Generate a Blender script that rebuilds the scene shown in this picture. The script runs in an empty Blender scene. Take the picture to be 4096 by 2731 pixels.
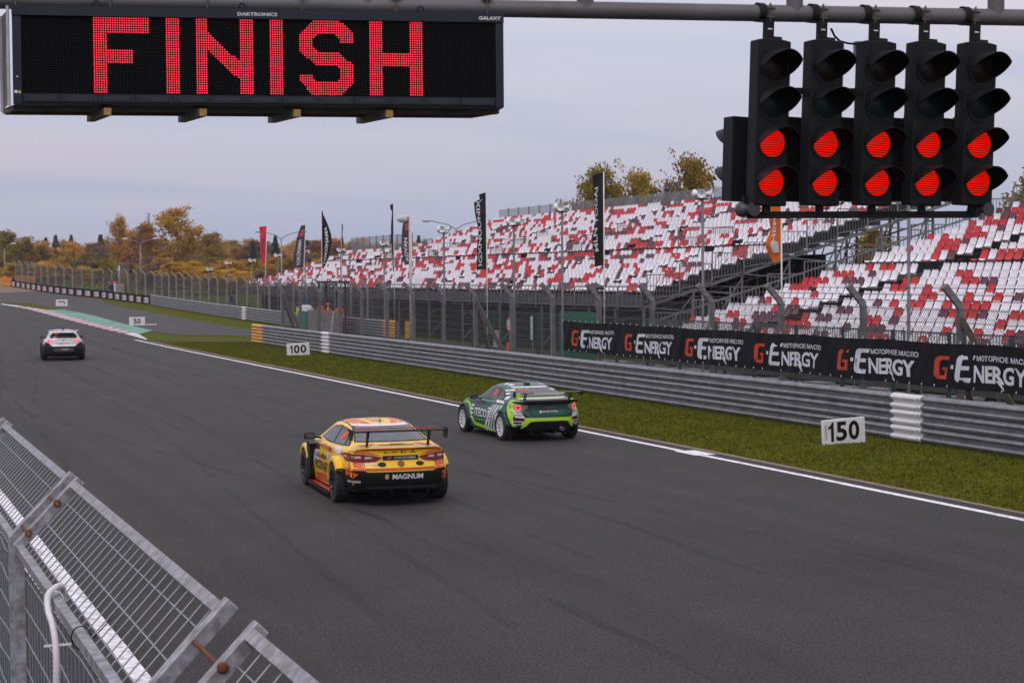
import bpy, bmesh, math, random
import numpy as np
from mathutils import Vector, Matrix
from mathutils.bvhtree import BVHTree
from mathutils.geometry import delaunay_2d_cdt
R = math.radians
HAZE = True
scene = bpy.context.scene
COL = scene.collection
random.seed(7)
rng = np.random.default_rng(11)

# ------------------------------------------------------------ camera
cam_data = bpy.data.cameras.new('camera')
cam_data.sensor_width = 36.0
cam_data.lens = 63.28
cam_data.clip_start = 0.1
cam_data.clip_end = 6000
cam = bpy.data.objects.new('camera', cam_data)
COL.objects.link(cam)
yaw, pitch, roll = math.atan(2715/7200), -math.atan(268.5/7200), math.atan(.0075)
fw = Vector((math.sin(yaw)*math.cos(pitch), math.cos(yaw)*math.cos(pitch), math.sin(pitch)))
rt = Vector((math.cos(yaw), -math.sin(yaw), 0))
up = rt.cross(fw)
rt, up = rt*math.cos(roll)-up*math.sin(roll), rt*math.sin(roll)+up*math.cos(roll)
M = Matrix((rt, up, -fw)).transposed().to_4x4()
M.translation = Vector((0, 0, 3.8))
cam.matrix_world = M
cam_data.dof.use_dof = True
cam_data.dof.focus_distance = 18.0
cam_data.dof.aperture_fstop = 11.0
scene.camera = cam

# ------------------------------------------------------------ sky, sun, exposure
SUN_EL, SUN_AZ = R(48), R(215)
world = bpy.data.worlds.new('World')
scene.world = world
world.use_nodes = True
nt = world.node_tree
nt.nodes.clear()
N = nt.nodes.new
L = nt.links.new
out = N('ShaderNodeOutputWorld'); bg = N('ShaderNodeBackground')
sky = N('ShaderNodeTexSky'); sky.sky_type = 'NISHITA'; sky.sun_disc = False
sky.sun_elevation = SUN_EL; sky.sun_rotation = SUN_AZ
sky.air_density = 1.5; sky.dust_density = 3.0
tc = N('ShaderNodeTexCoord'); sep = N('ShaderNodeSeparateXYZ')
L(tc.outputs['Generated'], sep.inputs[0])
def wm(op, a, b=None, c=None):
    n = N('ShaderNodeMath'); n.operation = op
    for i, v in enumerate((a, b, c)):
        if v is None: continue
        if isinstance(v, (int, float)): n.inputs[i].default_value = v
        else: L(v, n.inputs[i])
    return n.outputs[0]
zc = wm('MAXIMUM', sep.outputs[2], 0.0)
den = wm('ADD', zc, 0.12)
px = wm('DIVIDE', sep.outputs[0], den); py = wm('DIVIDE', sep.outputs[1], den)
cmb = N('ShaderNodeCombineXYZ'); L(px, cmb.inputs[0]); L(py, cmb.inputs[1])
mp = N('ShaderNodeMapping'); mp.inputs['Rotation'].default_value = (0, 0, R(24)); mp.inputs['Scale'].default_value = (0.55, 1.5, 1)
L(cmb.outputs[0], mp.inputs[0])
no1 = N('ShaderNodeTexNoise'); no1.inputs['Scale'].default_value = 0.85; no1.inputs['Detail'].default_value = 5; no1.inputs['Distortion'].default_value = .5
L(mp.outputs[0], no1.inputs['Vector'])
no2 = N('ShaderNodeTexNoise'); no2.inputs['Scale'].default_value = 0.33; no2.inputs['Detail'].default_value = 3
L(mp.outputs[0], no2.inputs['Vector'])
r1 = N('ShaderNodeValToRGB'); r1.color_ramp.elements[0].position = .34; r1.color_ramp.elements[1].position = .68
r1.color_ramp.elements[0].color = (.50, .515, .655, 1); r1.color_ramp.elements[1].color = (.615, .575, .665, 1)
L(no1.outputs[0], r1.inputs[0])
r2 = N('ShaderNodeValToRGB'); r2.color_ramp.elements[0].position = .50; r2.color_ramp.elements[1].position = .72
r2.color_ramp.elements[0].color = (1, 1, 1, 1); r2.color_ramp.elements[1].color = (1.10, .99, .96, 1)
L(no2.outputs[0], r2.inputs[0])
mul = N('ShaderNodeMix'); mul.data_type = 'RGBA'; mul.blend_type = 'MULTIPLY'; mul.inputs[0].default_value = 1
L(r1.outputs[0], mul.inputs[6]); L(r2.outputs[0], mul.inputs[7])
# overcast: bluer and duller at the horizon, brighter overhead
r3 = N('ShaderNodeValToRGB')
e = r3.color_ramp.elements
e[0].position = 0; e[0].color = (.66, .745, .81, 1)
e[1].position = 1; e[1].color = (1.75, 1.75, 1.65, 1)
k = e.new(.05); k.color = (.765, .82, .86, 1)
k = e.new(.12); k.color = (.98, .99, .98, 1)
k = e.new(.17); k.color = (1.08, 1.07, 1.04, 1)
L(zc, r3.inputs[0])
mul2 = N('ShaderNodeMix'); mul2.data_type = 'RGBA'; mul2.blend_type = 'MULTIPLY'; mul2.inputs[0].default_value = 1
L(mul.outputs[2], mul2.inputs[6]); L(r3.outputs[0], mul2.inputs[7])
sc10 = N('ShaderNodeVectorMath'); sc10.operation = 'SCALE'; sc10.inputs['Scale'].default_value = 10.0
L(mul2.outputs[2], sc10.inputs[0])
mx = N('ShaderNodeMix'); mx.data_type = 'RGBA'; mx.inputs[0].default_value = 0.93
L(sky.outputs[0], mx.inputs[6]); L(sc10.outputs[0], mx.inputs[7])
L(mx.outputs[2], bg.inputs[0]); bg.inputs[1].default_value = 0.1
L(bg.outputs[0], out.inputs[0])

sun_d = bpy.data.lights.new('sun', 'SUN'); sun_d.energy = 0.8; sun_d.angle = R(22); sun_d.color = (1, .96, .92)
sun = bpy.data.objects.new('sun', sun_d); COL.objects.link(sun)
sd = Vector((math.sin(SUN_AZ)*math.cos(SUN_EL), math.cos(SUN_AZ)*math.cos(SUN_EL), math.sin(SUN_EL)))
sun.rotation_euler = sd.to_track_quat('Z', 'Y').to_euler()
vs = scene.view_settings
vs.view_transform = 'Standard'; vs.look = 'None'; vs.exposure = 0.22; vs.gamma = 1.0; vs.use_curve_mapping = False

# ------------------------------------------------------------ helpers
def lin(r, g, b):
    f = lambda c: (c/255/12.92) if c/255 <= .04045 else ((c/255+.055)/1.055)**2.4
    return (f(r), f(g), f(b))
MATS = {}
def pm(name, base, rough=.6, metal=0., var=.12, scale=4., bump=0., detail=4., emis=None, estr=0., spec=.5, stretch=None, alpha=1., dirt=None, dscale=1.2, coat=0., objrand=0.):
    if name in MATS: return MATS[name]
    m = bpy.data.materials.new(name); m.use_nodes = True
    t = m.node_tree; b = t.nodes['Principled BSDF']
    n = t.nodes.new; l = t.links.new
    b.inputs['Roughness'].default_value = rough; b.inputs['Metallic'].default_value = metal
    b.inputs['Specular IOR Level'].default_value = spec
    b.inputs['Coat Weight'].default_value = coat; b.inputs['Coat Roughness'].default_value = .06
    co = n('ShaderNodeTexCoord'); src = co.outputs['Object']
    if stretch:
        mpn = n('ShaderNodeMapping'); mpn.inputs['Scale'].default_value = stretch; l(src, mpn.inputs[0]); src = mpn.outputs[0]
    no = n('ShaderNodeTexNoise'); no.inputs['Scale'].default_value = scale; no.inputs['Detail'].default_value = detail
    l(src, no.inputs['Vector'])
    mr = n('ShaderNodeMapRange'); mr.inputs[1].default_value = .3; mr.inputs[2].default_value = .7
    mr.inputs[3].default_value = 1-var; mr.inputs[4].default_value = 1+var
    l(no.outputs[0], mr.inputs[0])
    vmul = n('ShaderNodeVectorMath'); vmul.operation = 'SCALE'; vmul.inputs[0].default_value = base
    l(mr.outputs[0], vmul.inputs['Scale']); colo = vmul.outputs[0]
    if dirt:
        n2 = n('ShaderNodeTexNoise'); n2.inputs['Scale'].default_value = dscale; n2.inputs['Detail'].default_value = 6
        l(src, n2.inputs['Vector'])
        rr = n('ShaderNodeMapRange'); rr.inputs[1].default_value = .5; rr.inputs[2].default_value = .72; rr.inputs[3].default_value = 0; rr.inputs[4].default_value = .85
        l(n2.outputs[0], rr.inputs[0])
        mxx = n('ShaderNodeMix'); mxx.data_type = 'RGBA'; l(rr.outputs[0], mxx.inputs[0]); l(colo, mxx.inputs[6]); mxx.inputs[7].default_value = (*dirt, 1)
        colo = mxx.outputs[2]
    if objrand:
        oi = n('ShaderNodeObjectInfo'); hs = n('ShaderNodeHueSaturation')
        a = n('ShaderNodeMapRange'); a.inputs[3].default_value = .5-.010*objrand; a.inputs[4].default_value = .5+.016*objrand; l(oi.outputs['Random'], a.inputs[0]); l(a.outputs[0], hs.inputs['Hue'])
        m7 = n('ShaderNodeMath'); m7.operation = 'MULTIPLY'; m7.inputs[1].default_value = 7.31; l(oi.outputs['Random'], m7.inputs[0])
        fr = n('ShaderNodeMath'); fr.operation = 'FRACT'; l(m7.outputs[0], fr.inputs[0])
        c = n('ShaderNodeMapRange'); c.inputs[3].default_value = 1-.3*objrand; c.inputs[4].default_value = 1+.25*objrand; l(fr.outputs[0], c.inputs[0]); l(c.outputs[0], hs.inputs['Value'])
        l(colo, hs.inputs['Color']); colo = hs.outputs[0]
    l(colo, b.inputs['Base Color'])
    if bump:
        bp = n('ShaderNodeBump'); bp.inputs['Strength'].default_value = bump; bp.inputs['Distance'].default_value = .02
        l(no.outputs[0], bp.inputs['Height']); l(bp.outputs[0], b.inputs['Normal'])
    if emis:
        b.inputs['Emission Color'].default_value = (*emis, 1); b.inputs['Emission Strength'].default_value = estr
    if alpha < 1: b.inputs['Alpha'].default_value = alpha
    MATS[name] = m
    return m

def zt(y):
    return 0. if y < 88 else 1e-4*(min(y, 255)-88)**2 + max(y-255, 0)*.004

class MB:
    """collects geometry, then links ONE mesh object"""
    def __init__(s): s.v = []; s.f = []; s.mi = []
    def add(s, V, F, mi=0):
        o = len(s.v); s.v += [tuple(p) for p in V]; s.f += [tuple(i+o for i in f) for f in F]; s.mi += [mi]*len(F); return s
    def box(s, x0, x1, y0, y1, z0, z1, mi=0, T=None):
        V = [Vector((x, y, z)) for x in (x0, x1) for y in (y0, y1) for z in (z0, z1)]
        if T: V = [T @ p for p in V]
        return s.add(V, [(0,1,3,2), (4,6,7,5), (0,4,5,1), (2,3,7,6), (0,2,6,4), (1,5,7,3)], mi)
    def tube(s, pts, r, n=6, mi=0, cap=True, r2=None):
        pts = [Vector(p) for p in pts]; V = []; F = []
        m = len(pts)
        pa = None
        for i, p in enumerate(pts):
            d = (pts[min(i+1, m-1)]-pts[max(i-1, 0)]).normalized()
            if pa is None:
                a = d.cross(Vector((0, 0, 1)))
                if a.length < 1e-3: a = d.cross(Vector((1, 0, 0)))
            else:
                a = pa-d*pa.dot(d)
            a.normalize(); pa = a; b = d.cross(a)
            rr = r if r2 is None else r+(r2-r)*i/(m-1)
            if isinstance(r, (list, tuple)): rr = r[i]
            V += [p+(a*math.cos(2*math.pi*k/n)+b*math.sin(2*math.pi*k/n))*rr for k in range(n)]
        for i in range(m-1):
            for k in range(n):
                F.append((i*n+k, i*n+(k+1) % n, (i+1)*n+(k+1) % n, (i+1)*n+k))
        if cap: F += [tuple(range(n))[::-1], tuple(range((m-1)*n, m*n))]
        return s.add(V, F, mi)
    def bar(s, p, q, w, h=None, mi=0, up=(0, 0, 1)):
        h = h or w; p, q = Vector(p), Vector(q); d = (q-p).normalized()
        a = d.cross(Vector(up))
        if a.length < 1e-3: a = d.cross(Vector((1, 0, 0)))
        a.normalize(); b = a.cross(d)
        V = [c+a*w/2*i+b*h/2*j for c in (p, q) for i, j in ((-1,-1), (1,-1), (1,1), (-1,1))]
        return s.add(V, [(3,2,1,0), (4,5,6,7), (0,1,5,4), (1,2,6,5), (2,3,7,6), (3,0,4,7)], mi)
    def prism(s, poly, T, depth, mi=0):
        """2-D polygon (u,v) extruded along local w; T maps (u,v,w) to space"""
        n = len(poly)
        V = [T @ Vector((u, v, 0)) for u, v in poly]+[T @ Vector((u, v, depth)) for u, v in poly]
        F = [tuple(range(n))[::-1], tuple(range(n, 2*n))]+[(i, (i+1) % n, n+(i+1) % n, n+i) for i in range(n)]
        return s.add(V, F, mi)
    def lathe(s, prof, T=None, n=24, mi=0, a0=0., a1=2*math.pi, axis='x'):
        """profile (r, t): r radius, t along the axis"""
        T = T or Matrix.Identity(4); V = []; F = []
        full = abs(a1-a0-2*math.pi) < 1e-4
        k = n if full else n+1
        for i in range(k):
            a = a0+(a1-a0)*i/n
            for r, t in prof:
                p = (t, r*math.cos(a), r*math.sin(a)) if axis == 'x' else (r*math.cos(a), r*math.sin(a), t)
                V.append(T @ Vector(p))
        m = len(prof)
        for i in range(n):
            j = (i+1) % k
            for q in range(m-1): F.append((i*m+q, i*m+q+1, j*m+q+1, j*m+q))
        return s.add(V, F, mi)
    def build(s, name, mats, parent=None, smooth=False, loc=None, sharp=None):
        me = bpy.data.meshes.new(name); me.from_pydata(s.v, [], s.f); me.update()
        if not isinstance(mats, (list, tuple)): mats = [mats]
        for m in mats: me.materials.append(m)
        if len(mats) > 1: me.polygons.foreach_set('material_index', s.mi)
        if smooth:
            me.shade_smooth()
            if sharp: me.set_sharp_from_angle(angle=R(sharp))
        return link(name, me, parent, loc)
def link(name, me, parent=None, loc=None):
    o = bpy.data.objects.new(name, me); COL.objects.link(o)
    if parent: o.parent = parent
    if loc is not None: o.location = loc
    return o
def tag(o, label=None, cat=None, group=None, kind=None):
    if label: o['label'] = label
    if cat: o['category'] = cat
    if group: o['group'] = group
    if kind: o['kind'] = kind
    return o
def thing(name, label, cat, loc=(0, 0, 0), rz=0., group=None):
    o = bpy.data.objects.new(name, None); COL.objects.link(o)
    o.empty_display_size = .2
    o.location = loc; o.rotation_euler = (0, 0, rz)
    return tag(o, label, cat, group)
def copy_tree(o, parent=None):
    c = o.copy(); COL.objects.link(c); c.parent = parent
    for ch in o.children: copy_tree(ch, c)
    return c
def mesh_np(name, V, F, mats, mi=None):
    """fast mesh from arrays; F is (n,4) or (n,3)"""
    me = bpy.data.meshes.new(name); n = F.shape[1]
    me.vertices.add(len(V)); me.vertices.foreach_set('co', np.asarray(V, np.float32).ravel())
    me.loops.add(F.size); me.loops.foreach_set('vertex_index', F.astype(np.int32).ravel())
    me.polygons.add(len(F)); me.polygons.foreach_set('loop_start', np.arange(0, F.size, n, dtype=np.int32))
    me.polygons.foreach_set('loop_total', np.full(len(F), n, np.int32))
    for m in (mats if isinstance(mats, (list, tuple)) else [mats]): me.materials.append(m)
    if mi is not None: me.polygons.foreach_set('material_index', np.asarray(mi, np.int32))
    me.update(); me.validate()
    return me
_tc = {}
def text2d(s, size=1., bold=0., shear=0., spacing=1., align='LEFT', sx=1.):
    """letter outlines as (verts2d, faces)"""
    key = (s, size, bold, shear, spacing, align, sx)
    if key in _tc: return _tc[key]
    cu = bpy.data.curves.new('lettering', 'FONT'); cu.body = s; cu.size = size; cu.offset = bold*size; cu.shear = shear
    cu.space_character = spacing; cu.align_x = align; cu.resolution_u = 3
    ob = bpy.data.objects.new('lettering', cu)
    me = ob.to_mesh()
    V = [(v.co.x*sx, v.co.y) for v in me.vertices]; F = [tuple(p.vertices) for p in me.polygons]
    ob.to_mesh_clear(); bpy.data.objects.remove(ob); bpy.data.curves.remove(cu)
    _tc[key] = (V, F)
    return V, F
def text_fit(s, width, height, **kw):
    """text scaled to a box, origin at its lower left"""
    V, F = text2d(s, **kw)
    x0 = min(v[0] for v in V); x1 = max(v[0] for v in V); y0 = min(v[1] for v in V); y1 = max(v[1] for v in V)
    return [((x-x0)/(x1-x0)*width, (y-y0)/(y1-y0)*height) for x, y in V], F
def flat_text(s, T, width, height, mat, parent, name='lettering', depth=.004, **kw):
    V, F = text_fit(s, width, height, **kw)
    mb = MB(); n = len(V)
    mb.add([T @ Vector((x, y, 0)) for x, y in V], F)
    return mb.build(name, mat, parent)
def frame3(o, u, v):
    """matrix with local x=u, y=v, z=u x v, origin o"""
    u, v = Vector(u), Vector(v); w = u.cross(v)
    m = Matrix((u, v, w)).transposed().to_4x4(); m.translation = Vector(o); return m
def drape(name, poly, off, mat, res=3., kind='structure'):
    """polygon in plan laid over the terrain as a sheet"""
    P = [Vector(p[:2]) for p in poly]
    dense = []
    for a, b in zip(P, P[1:]+P[:1]):
        k = max(1, int((b-a).length/res)); dense += [a.lerp(b, i/k) for i in range(k)]
    n = len(dense); pts = list(dense)
    ys = [p.y for p in P]; xs = [p.x for p in P]
    y = min(ys)
    if max(ys) > 88:
        y = max(min(ys), 80)
        while y < max(ys):
            x = min(xs)
            while x < max(xs):
                pts.append(Vector((x, y))); x += 12
            y += 8
    vo, _, fo, _, _, _ = delaunay_2d_cdt(pts, [], [list(range(n))], 1, 1e-4)
    mb = MB(); mb.add([(p.x, p.y, zt(p.y)+off) for p in vo], [f if True else f for f in fo])
    o = mb.build(name, mat)
    if kind: o['kind'] = kind
    return o

# ------------------------------------------------------------ ground and track
def asphalt(name, base, var=.10, streak=.10, rz=0.):
    m = pm(name, base, rough=.82, var=var, scale=260, detail=3, bump=.5, spec=.22)
    t = m.node_tree; n = t.nodes.new; l = t.links.new; b = t.nodes['Principled BSDF']
    src = b.inputs['Base Color'].links[0].from_socket
    co = n('ShaderNodeTexCoord')
    def layer(scale_vec, sc, lo, hi, a, c, src, rot=0., det=4):
        mpn = n('ShaderNodeMapping'); mpn.inputs['Scale'].default_value = scale_vec; mpn.inputs['Rotation'].default_value = (0, 0, R(rot)); l(co.outputs['Object'], mpn.inputs[0])
        no = n('ShaderNodeTexNoise'); no.inputs['Scale'].default_value = sc; no.inputs['Detail'].default_value = det; l(mpn.outputs[0], no.inputs['Vector'])
        mr = n('ShaderNodeMapRange'); mr.inputs[1].default_value = lo; mr.inputs[2].default_value = hi; mr.inputs[3].default_value = a; mr.inputs[4].default_value = c
        l(no.outputs[0], mr.inputs[0])
        v = n('ShaderNodeVectorMath'); v.operation = 'SCALE'; l(src, v.inputs[0]); l(mr.outputs[0], v.inputs['Scale'])
        return v.outputs[0]
    src = layer((1, 1, 1), .35, .3, .7, .90, 1.10, src)
    src = layer((1.1, .012, 1), 1.3, .35, .7, 1.0+streak*.4, 1.0-streak*.7, src, rot=1)
    src = layer((1, 1, 1), 30., .34, .66, .52, 1.55, src, det=4)
    src = layer((1, 1, 1), 14., .35, .65, .90, 1.10, src, det=3)
    src = layer((1, 1, 1), 90., .66, .72, 1.0, 1.7, src, det=0)
    src = layer((1, 1, 1), 2.5, .35, .7, .95, 1.06, src)
    l(src, b.inputs['Base Color'])
    return m
M_TRACK = asphalt('track_asphalt', (.0455, .0415, .0385), streak=.22)
M_RUN = asphalt('runoff_asphalt', (.057, .0525, .050), streak=.06)
M_GRASS = pm('grass', (.076, .086, .006), rough=.95, var=.30, scale=5, detail=9, bump=.7, spec=.03, dirt=(.085, .070, .011), dscale=.45)
M_LINE = pm('line_paint', (.80, .78, .80), rough=.6, var=.18, scale=7, dirt=(.22, .21, .21), dscale=9)
M_DIRT = pm('verge_dirt', (.20, .145, .105), rough=.95, var=.3, scale=6, bump=.5)
M_GRAVEL = pm('gravel', (.17, .112, .07), rough=.95, var=.3, scale=3, bump=.6)
M_GREENP = pm('green_paint', (.12, .29, .20), rough=.7, var=.16, scale=2, dirt=(.07, .13, .10), dscale=.9)
M_KR = pm('kerb_red', (.36, .075, .085), rough=.7, var=.2, scale=5, dirt=(.22, .12, .13), dscale=2.5)
M_KW = pm('kerb_white', (.58, .55, .57), rough=.7, var=.15, scale=5, dirt=(.25, .22, .23), dscale=2.0)
M_CONC = pm('concrete', (.23, .215, .20), rough=.9, var=.22, scale=3, bump=.5, detail=8, dirt=(.13, .12, .11), dscale=1.5)
M_GALV = pm('galvanised_steel', (.25, .255, .275), rough=.45, metal=.5, var=.2, scale=5, detail=6, dirt=(.16, .165, .18), dscale=2.2)
M_POST = pm('fence_post_steel', (.175, .175, .182), rough=.65, metal=.1, var=.22, scale=3, dirt=(.14, .115, .10), dscale=1.4)
M_WIRE = pm('fence_wire', (.085, .085, .09), rough=.6, metal=.2)
M_WHITE = pm('white_paint', (.70, .69, .70), rough=.5, var=.07, scale=6)
M_BLACK = pm('black_paint', (.009, .009, .010), rough=.6, spec=.2)
M_RUST = pm('rusty_steel', (.12, .035, .014), rough=.85, var=.4, scale=40, bump=.4)
M_RUSTY = pm('weathered_brace', (.11, .082, .065), rough=.8, metal=.1, var=.3, scale=4)
M_YEL = pm('yellow_plastic', (.72, .36, .05), rough=.5, var=.12, scale=5, dirt=(.45, .22, .05), dscale=4)

gx = [-900, -200, -60, -20, 0, 15, 30, 50, 80, 140, 300, 1200]
gy = [-300, -60, 0, 40, 80]+list(range(90, 262, 6))+[280, 320, 400, 600, 1000, 2500]
mb = MB(); W = len(gx)
mb.add([(x, y, zt(y)-.02) for y in gy for x in gx], [(j*W+i, j*W+i+1, (j+1)*W+i+1, (j+1)*W+i) for j in range(len(gy)-1) for i in range(W-1)])
ground = mb.build('ground', M_GRASS); ground['kind'] = 'structure'

kerb_out = [(17.55, 108.7), (17.84, 117), (17.86, 125), (17.88, 145), (17.8, 160), (17.54, 176.7), (17.0, 185.5), (16.19, 193)]
kerb_in = [(17.62, 108.9), (18.42, 117.2), (18.58, 125), (18.75, 145), (18.83, 160), (18.75, 175.5), (17.9, 183.5), (16.5, 193.6)]
drape('track', [(-60, -30), (17.35, -30), (17.35, 100)]+kerb_out+[(10, 205), (0, 211), (-60, 228)], 0., M_TRACK)
green_out = [(20.52, 124.4), (20.67, 137.1), (21.1, 156.8), (20.9, 170), (20.63, 176.4)]
drape('runoff_area', [(-60, 229), (0, 212), (10, 206), (16.6, 198.2), (19.24, 193.7), (20.3, 182)]+green_out[::-1]+[(20.1, 123.4), (20.8, 114.4), (24.5, 111), (26.8, 121.4), (27.1, 135), (27.1, 166), (26.75, 190.9), (28.2, 206), (26.4, 217), (24.4, 231), (19.2, 229.4), (5, 236), (-60, 247)], .002, M_RUN)
drape('service_road', [(26.8, 121.2), (24.6, 110.9), (27.0, 104), (29.0, 95), (29.0, 15), (32.4, 15), (32.6, 95), (31.2, 108), (28.9, 119)], .004, M_RUN)
drape('access_path', [(17.45, 107.0), (17.6, 108.4), (23.6, 103.3), (26.9, 103.5), (27.4, 102.3), (23.0, 101.9)], .002, M_RUN)
drape('gravel_trap', [(19.25, 229.3), (24.5, 231.9), (22.6, 250), (21.3, 254), (-60, 268), (-60, 248), (5, 236.5)], .006, M_GRAVEL)
drape('green_strip', kerb_in[1:6]+[(19.15, 175.2)]+green_out[::-1]+[(19.09, 119.6)], .005, M_GREENP)
drape('verge_dirt', [(17.33, -30), (17.50, -30), (17.45, 20), (17.52, 35), (17.46, 45), (17.52, 70), (17.5, 106), (17.33, 106)], .004, M_DIRT)
# edge lines: short worn lengths laid end to end
def strip(name, x0, x1, ya, yb, mat, off=.006, wob=.0):
    mb = MB(); n = max(2, int((yb-ya)/1.2))
    V = []
    for i in range(n+1):
        y = ya+(yb-ya)*i/n; w = rng.uniform(-wob, wob)
        V += [(x0+w, y, zt(y)+off), (x1+w*.6, y, zt(y)+off)]
    mb.add(V, [(2*i, 2*i+1, 2*i+3, 2*i+2) for i in range(n)])
    o = mb.build(name, mat); o['kind'] = 'structure'; return o
strip('edge_line', 16.83, 17.0, -30, 109, M_LINE, wob=.012)
strip('edge_line', 2.58, 2.76, -20, 120, M_LINE, wob=.012)
strip('edge_line', 2.28, 2.36, -20, 120, M_LINE, wob=.01)
strip('start_mark', 16.72, 17.22, 33.6, 34.6, M_LINE, off=.010)
for a0, x0 in ((0, 26.9), (.2, 25.4), (.35, 25.9), (.5, 27.4)):
    pts = []
    for i in range(9):
        t = i/8; pts.append((x0-5+a0-1.2*t*t, 166+8*t+a0*4))
    poly = [(x-.13, y) for x, y in pts]+[(x+.13, y) for x, y in pts[::-1]]
    drape('skid_mark', poly, .007, pm('skid_rubber', (.03, .028, .03), rough=.8, var=.3, scale=3), res=2)
# rubber laid down along the racing line
M_RUB = pm('tyre_rubber_mark', (.022, .020, .021), rough=.7, var=.3, scale=3)
_t = M_RUB.node_tree; _b = _t.nodes['Principled BSDF']; _co = _t.nodes.new('ShaderNodeTexCoord'); _mp = _t.nodes.new('ShaderNodeMapping'); _mp.inputs['Scale'].default_value = (2.5, .16, 1)
_no = _t.nodes.new('ShaderNodeTexNoise'); _no.inputs['Scale'].default_value = 1.6; _no.inputs['Detail'].default_value = 6
_mr = _t.nodes.new('ShaderNodeMapRange'); _mr.inputs[1].default_value = .44; _mr.inputs[2].default_value = .72; _mr.inputs[3].default_value = 0.; _mr.inputs[4].default_value = .42
_t.links.new(_co.outputs['Object'], _mp.inputs[0]); _t.links.new(_mp.outputs[0], _no.inputs['Vector']); _t.links.new(_no.outputs[0], _mr.inputs[0]); _t.links.new(_mr.outputs[0], _b.inputs['Alpha'])
for k_, (xa, xb, y0_, y1_, cv) in enumerate(((5.2, 9.6, 14, 120, 1.2), (6.8, 11.0, 18, 122, 1.1), (9.4, 12.8, 22, 125, .6), (10.9, 14.2, 20, 110, .4), (4.0, 5.2, 30, 150, 1.5), (7.6, 7.9, 12, 60, .3), (12.6, 15.4, 30, 140, -.4), (3.4, 8.6, 45, 170, 2.5), (5.0, 10.4, 50, 180, 2.8), (8.8, 4.2, 20, 60, 0.), (13.4, 9.8, 16, 44, .2))):
    pts = [(xa+(xb-xa)*t_+cv*math.sin(math.pi*t_), y0_+(y1_-y0_)*t_) for t_ in np.linspace(0, 1, 24)]
    drape('tyre_mark', [(x-.085, y) for x, y in pts]+[(x+.085, y) for x, y in pts[::-1]], .005+.0004*k_, M_RUB, res=6)
# kerb: one block after another, each its own piece
kerb = tag(bpy.data.objects.new('kerb', None), kind='structure'); COL.objects.link(kerb)
def at_arc(poly, t):
    Ls = [0]
    for a, b in zip(poly, poly[1:]): Ls.append(Ls[-1]+math.dist(a, b))
    d = t*Ls[-1]
    for i in range(len(poly)-1):
        if d <= Ls[i+1] or i == len(poly)-2:
            f = (d-Ls[i])/(Ls[i+1]-Ls[i]); return tuple(poly[i][k]+(poly[i+1][k]-poly[i][k])*f for k in (0, 1))
NK = 46
for i in range(NK):
    mb = MB(); V = []
    for t in ((i+.02)/NK, (i+.98)/NK):
        a = at_arc(kerb_out, t); c = at_arc(kerb_in, t)
        z = zt(a[1])
        V += [(a[0], a[1], z-.02), (a[0], a[1], z+.012), (a[0]+(c[0]-a[0])*.5, a[1]+(c[1]-a[1])*.5, z+.03), (c[0], c[1], z+.05), (c[0], c[1], z-.02)]
    mb.add(V, [(0, 5, 6, 1), (1, 6, 7, 2), (2, 7, 8, 3), (3, 8, 9, 4), (0, 1, 2, 3, 4), (9, 8, 7, 6, 5)])
    white = i < 6 or i > 41 or i % 2
    mb.build('kerb_block', M_KW if white else M_KR, kerb)

# ------------------------------------------------------------ guardrails
WP = [(.02, -.004), (-.03, .004), (-.085, .035), (-.10, .07), (-.085, .10), (-.005, .135), (-.005, .17), (-.085, .205), (-.10, .235), (-.085, .27), (-.03, .301), (.02, .309)]
def wbeam(mb, p, q, z0, off=0., sc=1.1, mi=0, back=True):
    """W-profile sheet from p to q (plan points); ridges face the left of p->q"""
    p, q = Vector((*p, 0)), Vector((*q, 0)); d = (q-p).normalized(); n = Vector((-d.y, d.x, 0))
    V = []
    for c in (p, q):
        zc_ = zt(c.y)
        for x, z in WP: V.append(c+n*(-x+off)+Vector((0, 0, zc_+z0+z*sc)))
        for x, z in WP[::-1]: V.append(c+n*(-x+off-.006)+Vector((0, 0, zc_+z0+z*sc)))
    m = 2*len(WP)
    mb.add(V, [(i, (i+1) % m, m+(i+1) % m, m+i) for i in range(m)]+[tuple(range(m))[::-1], tuple(range(m, 2*m))], mi)
def guardrail(name, path, label, sec=4., ybase=.0, group=None):
    t = thing(name, label, 'guardrail', (path[0][0], path[0][1], zt(path[0][1])))
    inv = Matrix.Translation(-t.location)
    Ls = [0]
    for a, b in zip(path, path[1:]): Ls.append(Ls[-1]+math.dist(a, b))
    n = max(1, round(Ls[-1]/sec))
    for i in range(n):
        a, b = at_arc(path, i/n), at_arc(path, (i+1)/n)
        for r in range(3):
            mb = MB(); wbeam(mb, a, b, .02+r*.348, off=.002*(i % 2))
            mb.v = [inv @ Vector(p) for p in mb.v]
            mb.build('rail_beam', M_GALV, t)
        # splice: bolts at the joint
        mb = MB(); d = Vector((b[0]-a[0], b[1]-a[1], 0)).normalized(); nn = Vector((-d.y, d.x, 0))
        for r in range(3):
            for dz in (.08, .265):
                for dy in (-.10, .10):
                    c = Vector((a[0], a[1], zt(a[1])+.02+r*.348+dz))+d*dy+nn*.108
                    mb.bar(c, c+nn*.012, .022)
        mb.v = [inv @ Vector(p) for p in mb.v]
        mb.build('splice_bolts', M_RUSTY, t)['kind'] = 'stuff'
        for f in (0, .5):
            c = at_arc(path, (i+f)/n); mb = MB()
            mb.box(c[0]-.06, c[0]+.06, c[1]-.04, c[1]+.04, zt(c[1])-.3, zt(c[1])+1.03)
            mb.v = [inv @ (Vector(p)-nn*.11) for p in mb.v]
            mb.build('rail_post', M_GALV, t)
    return t, inv
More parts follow.
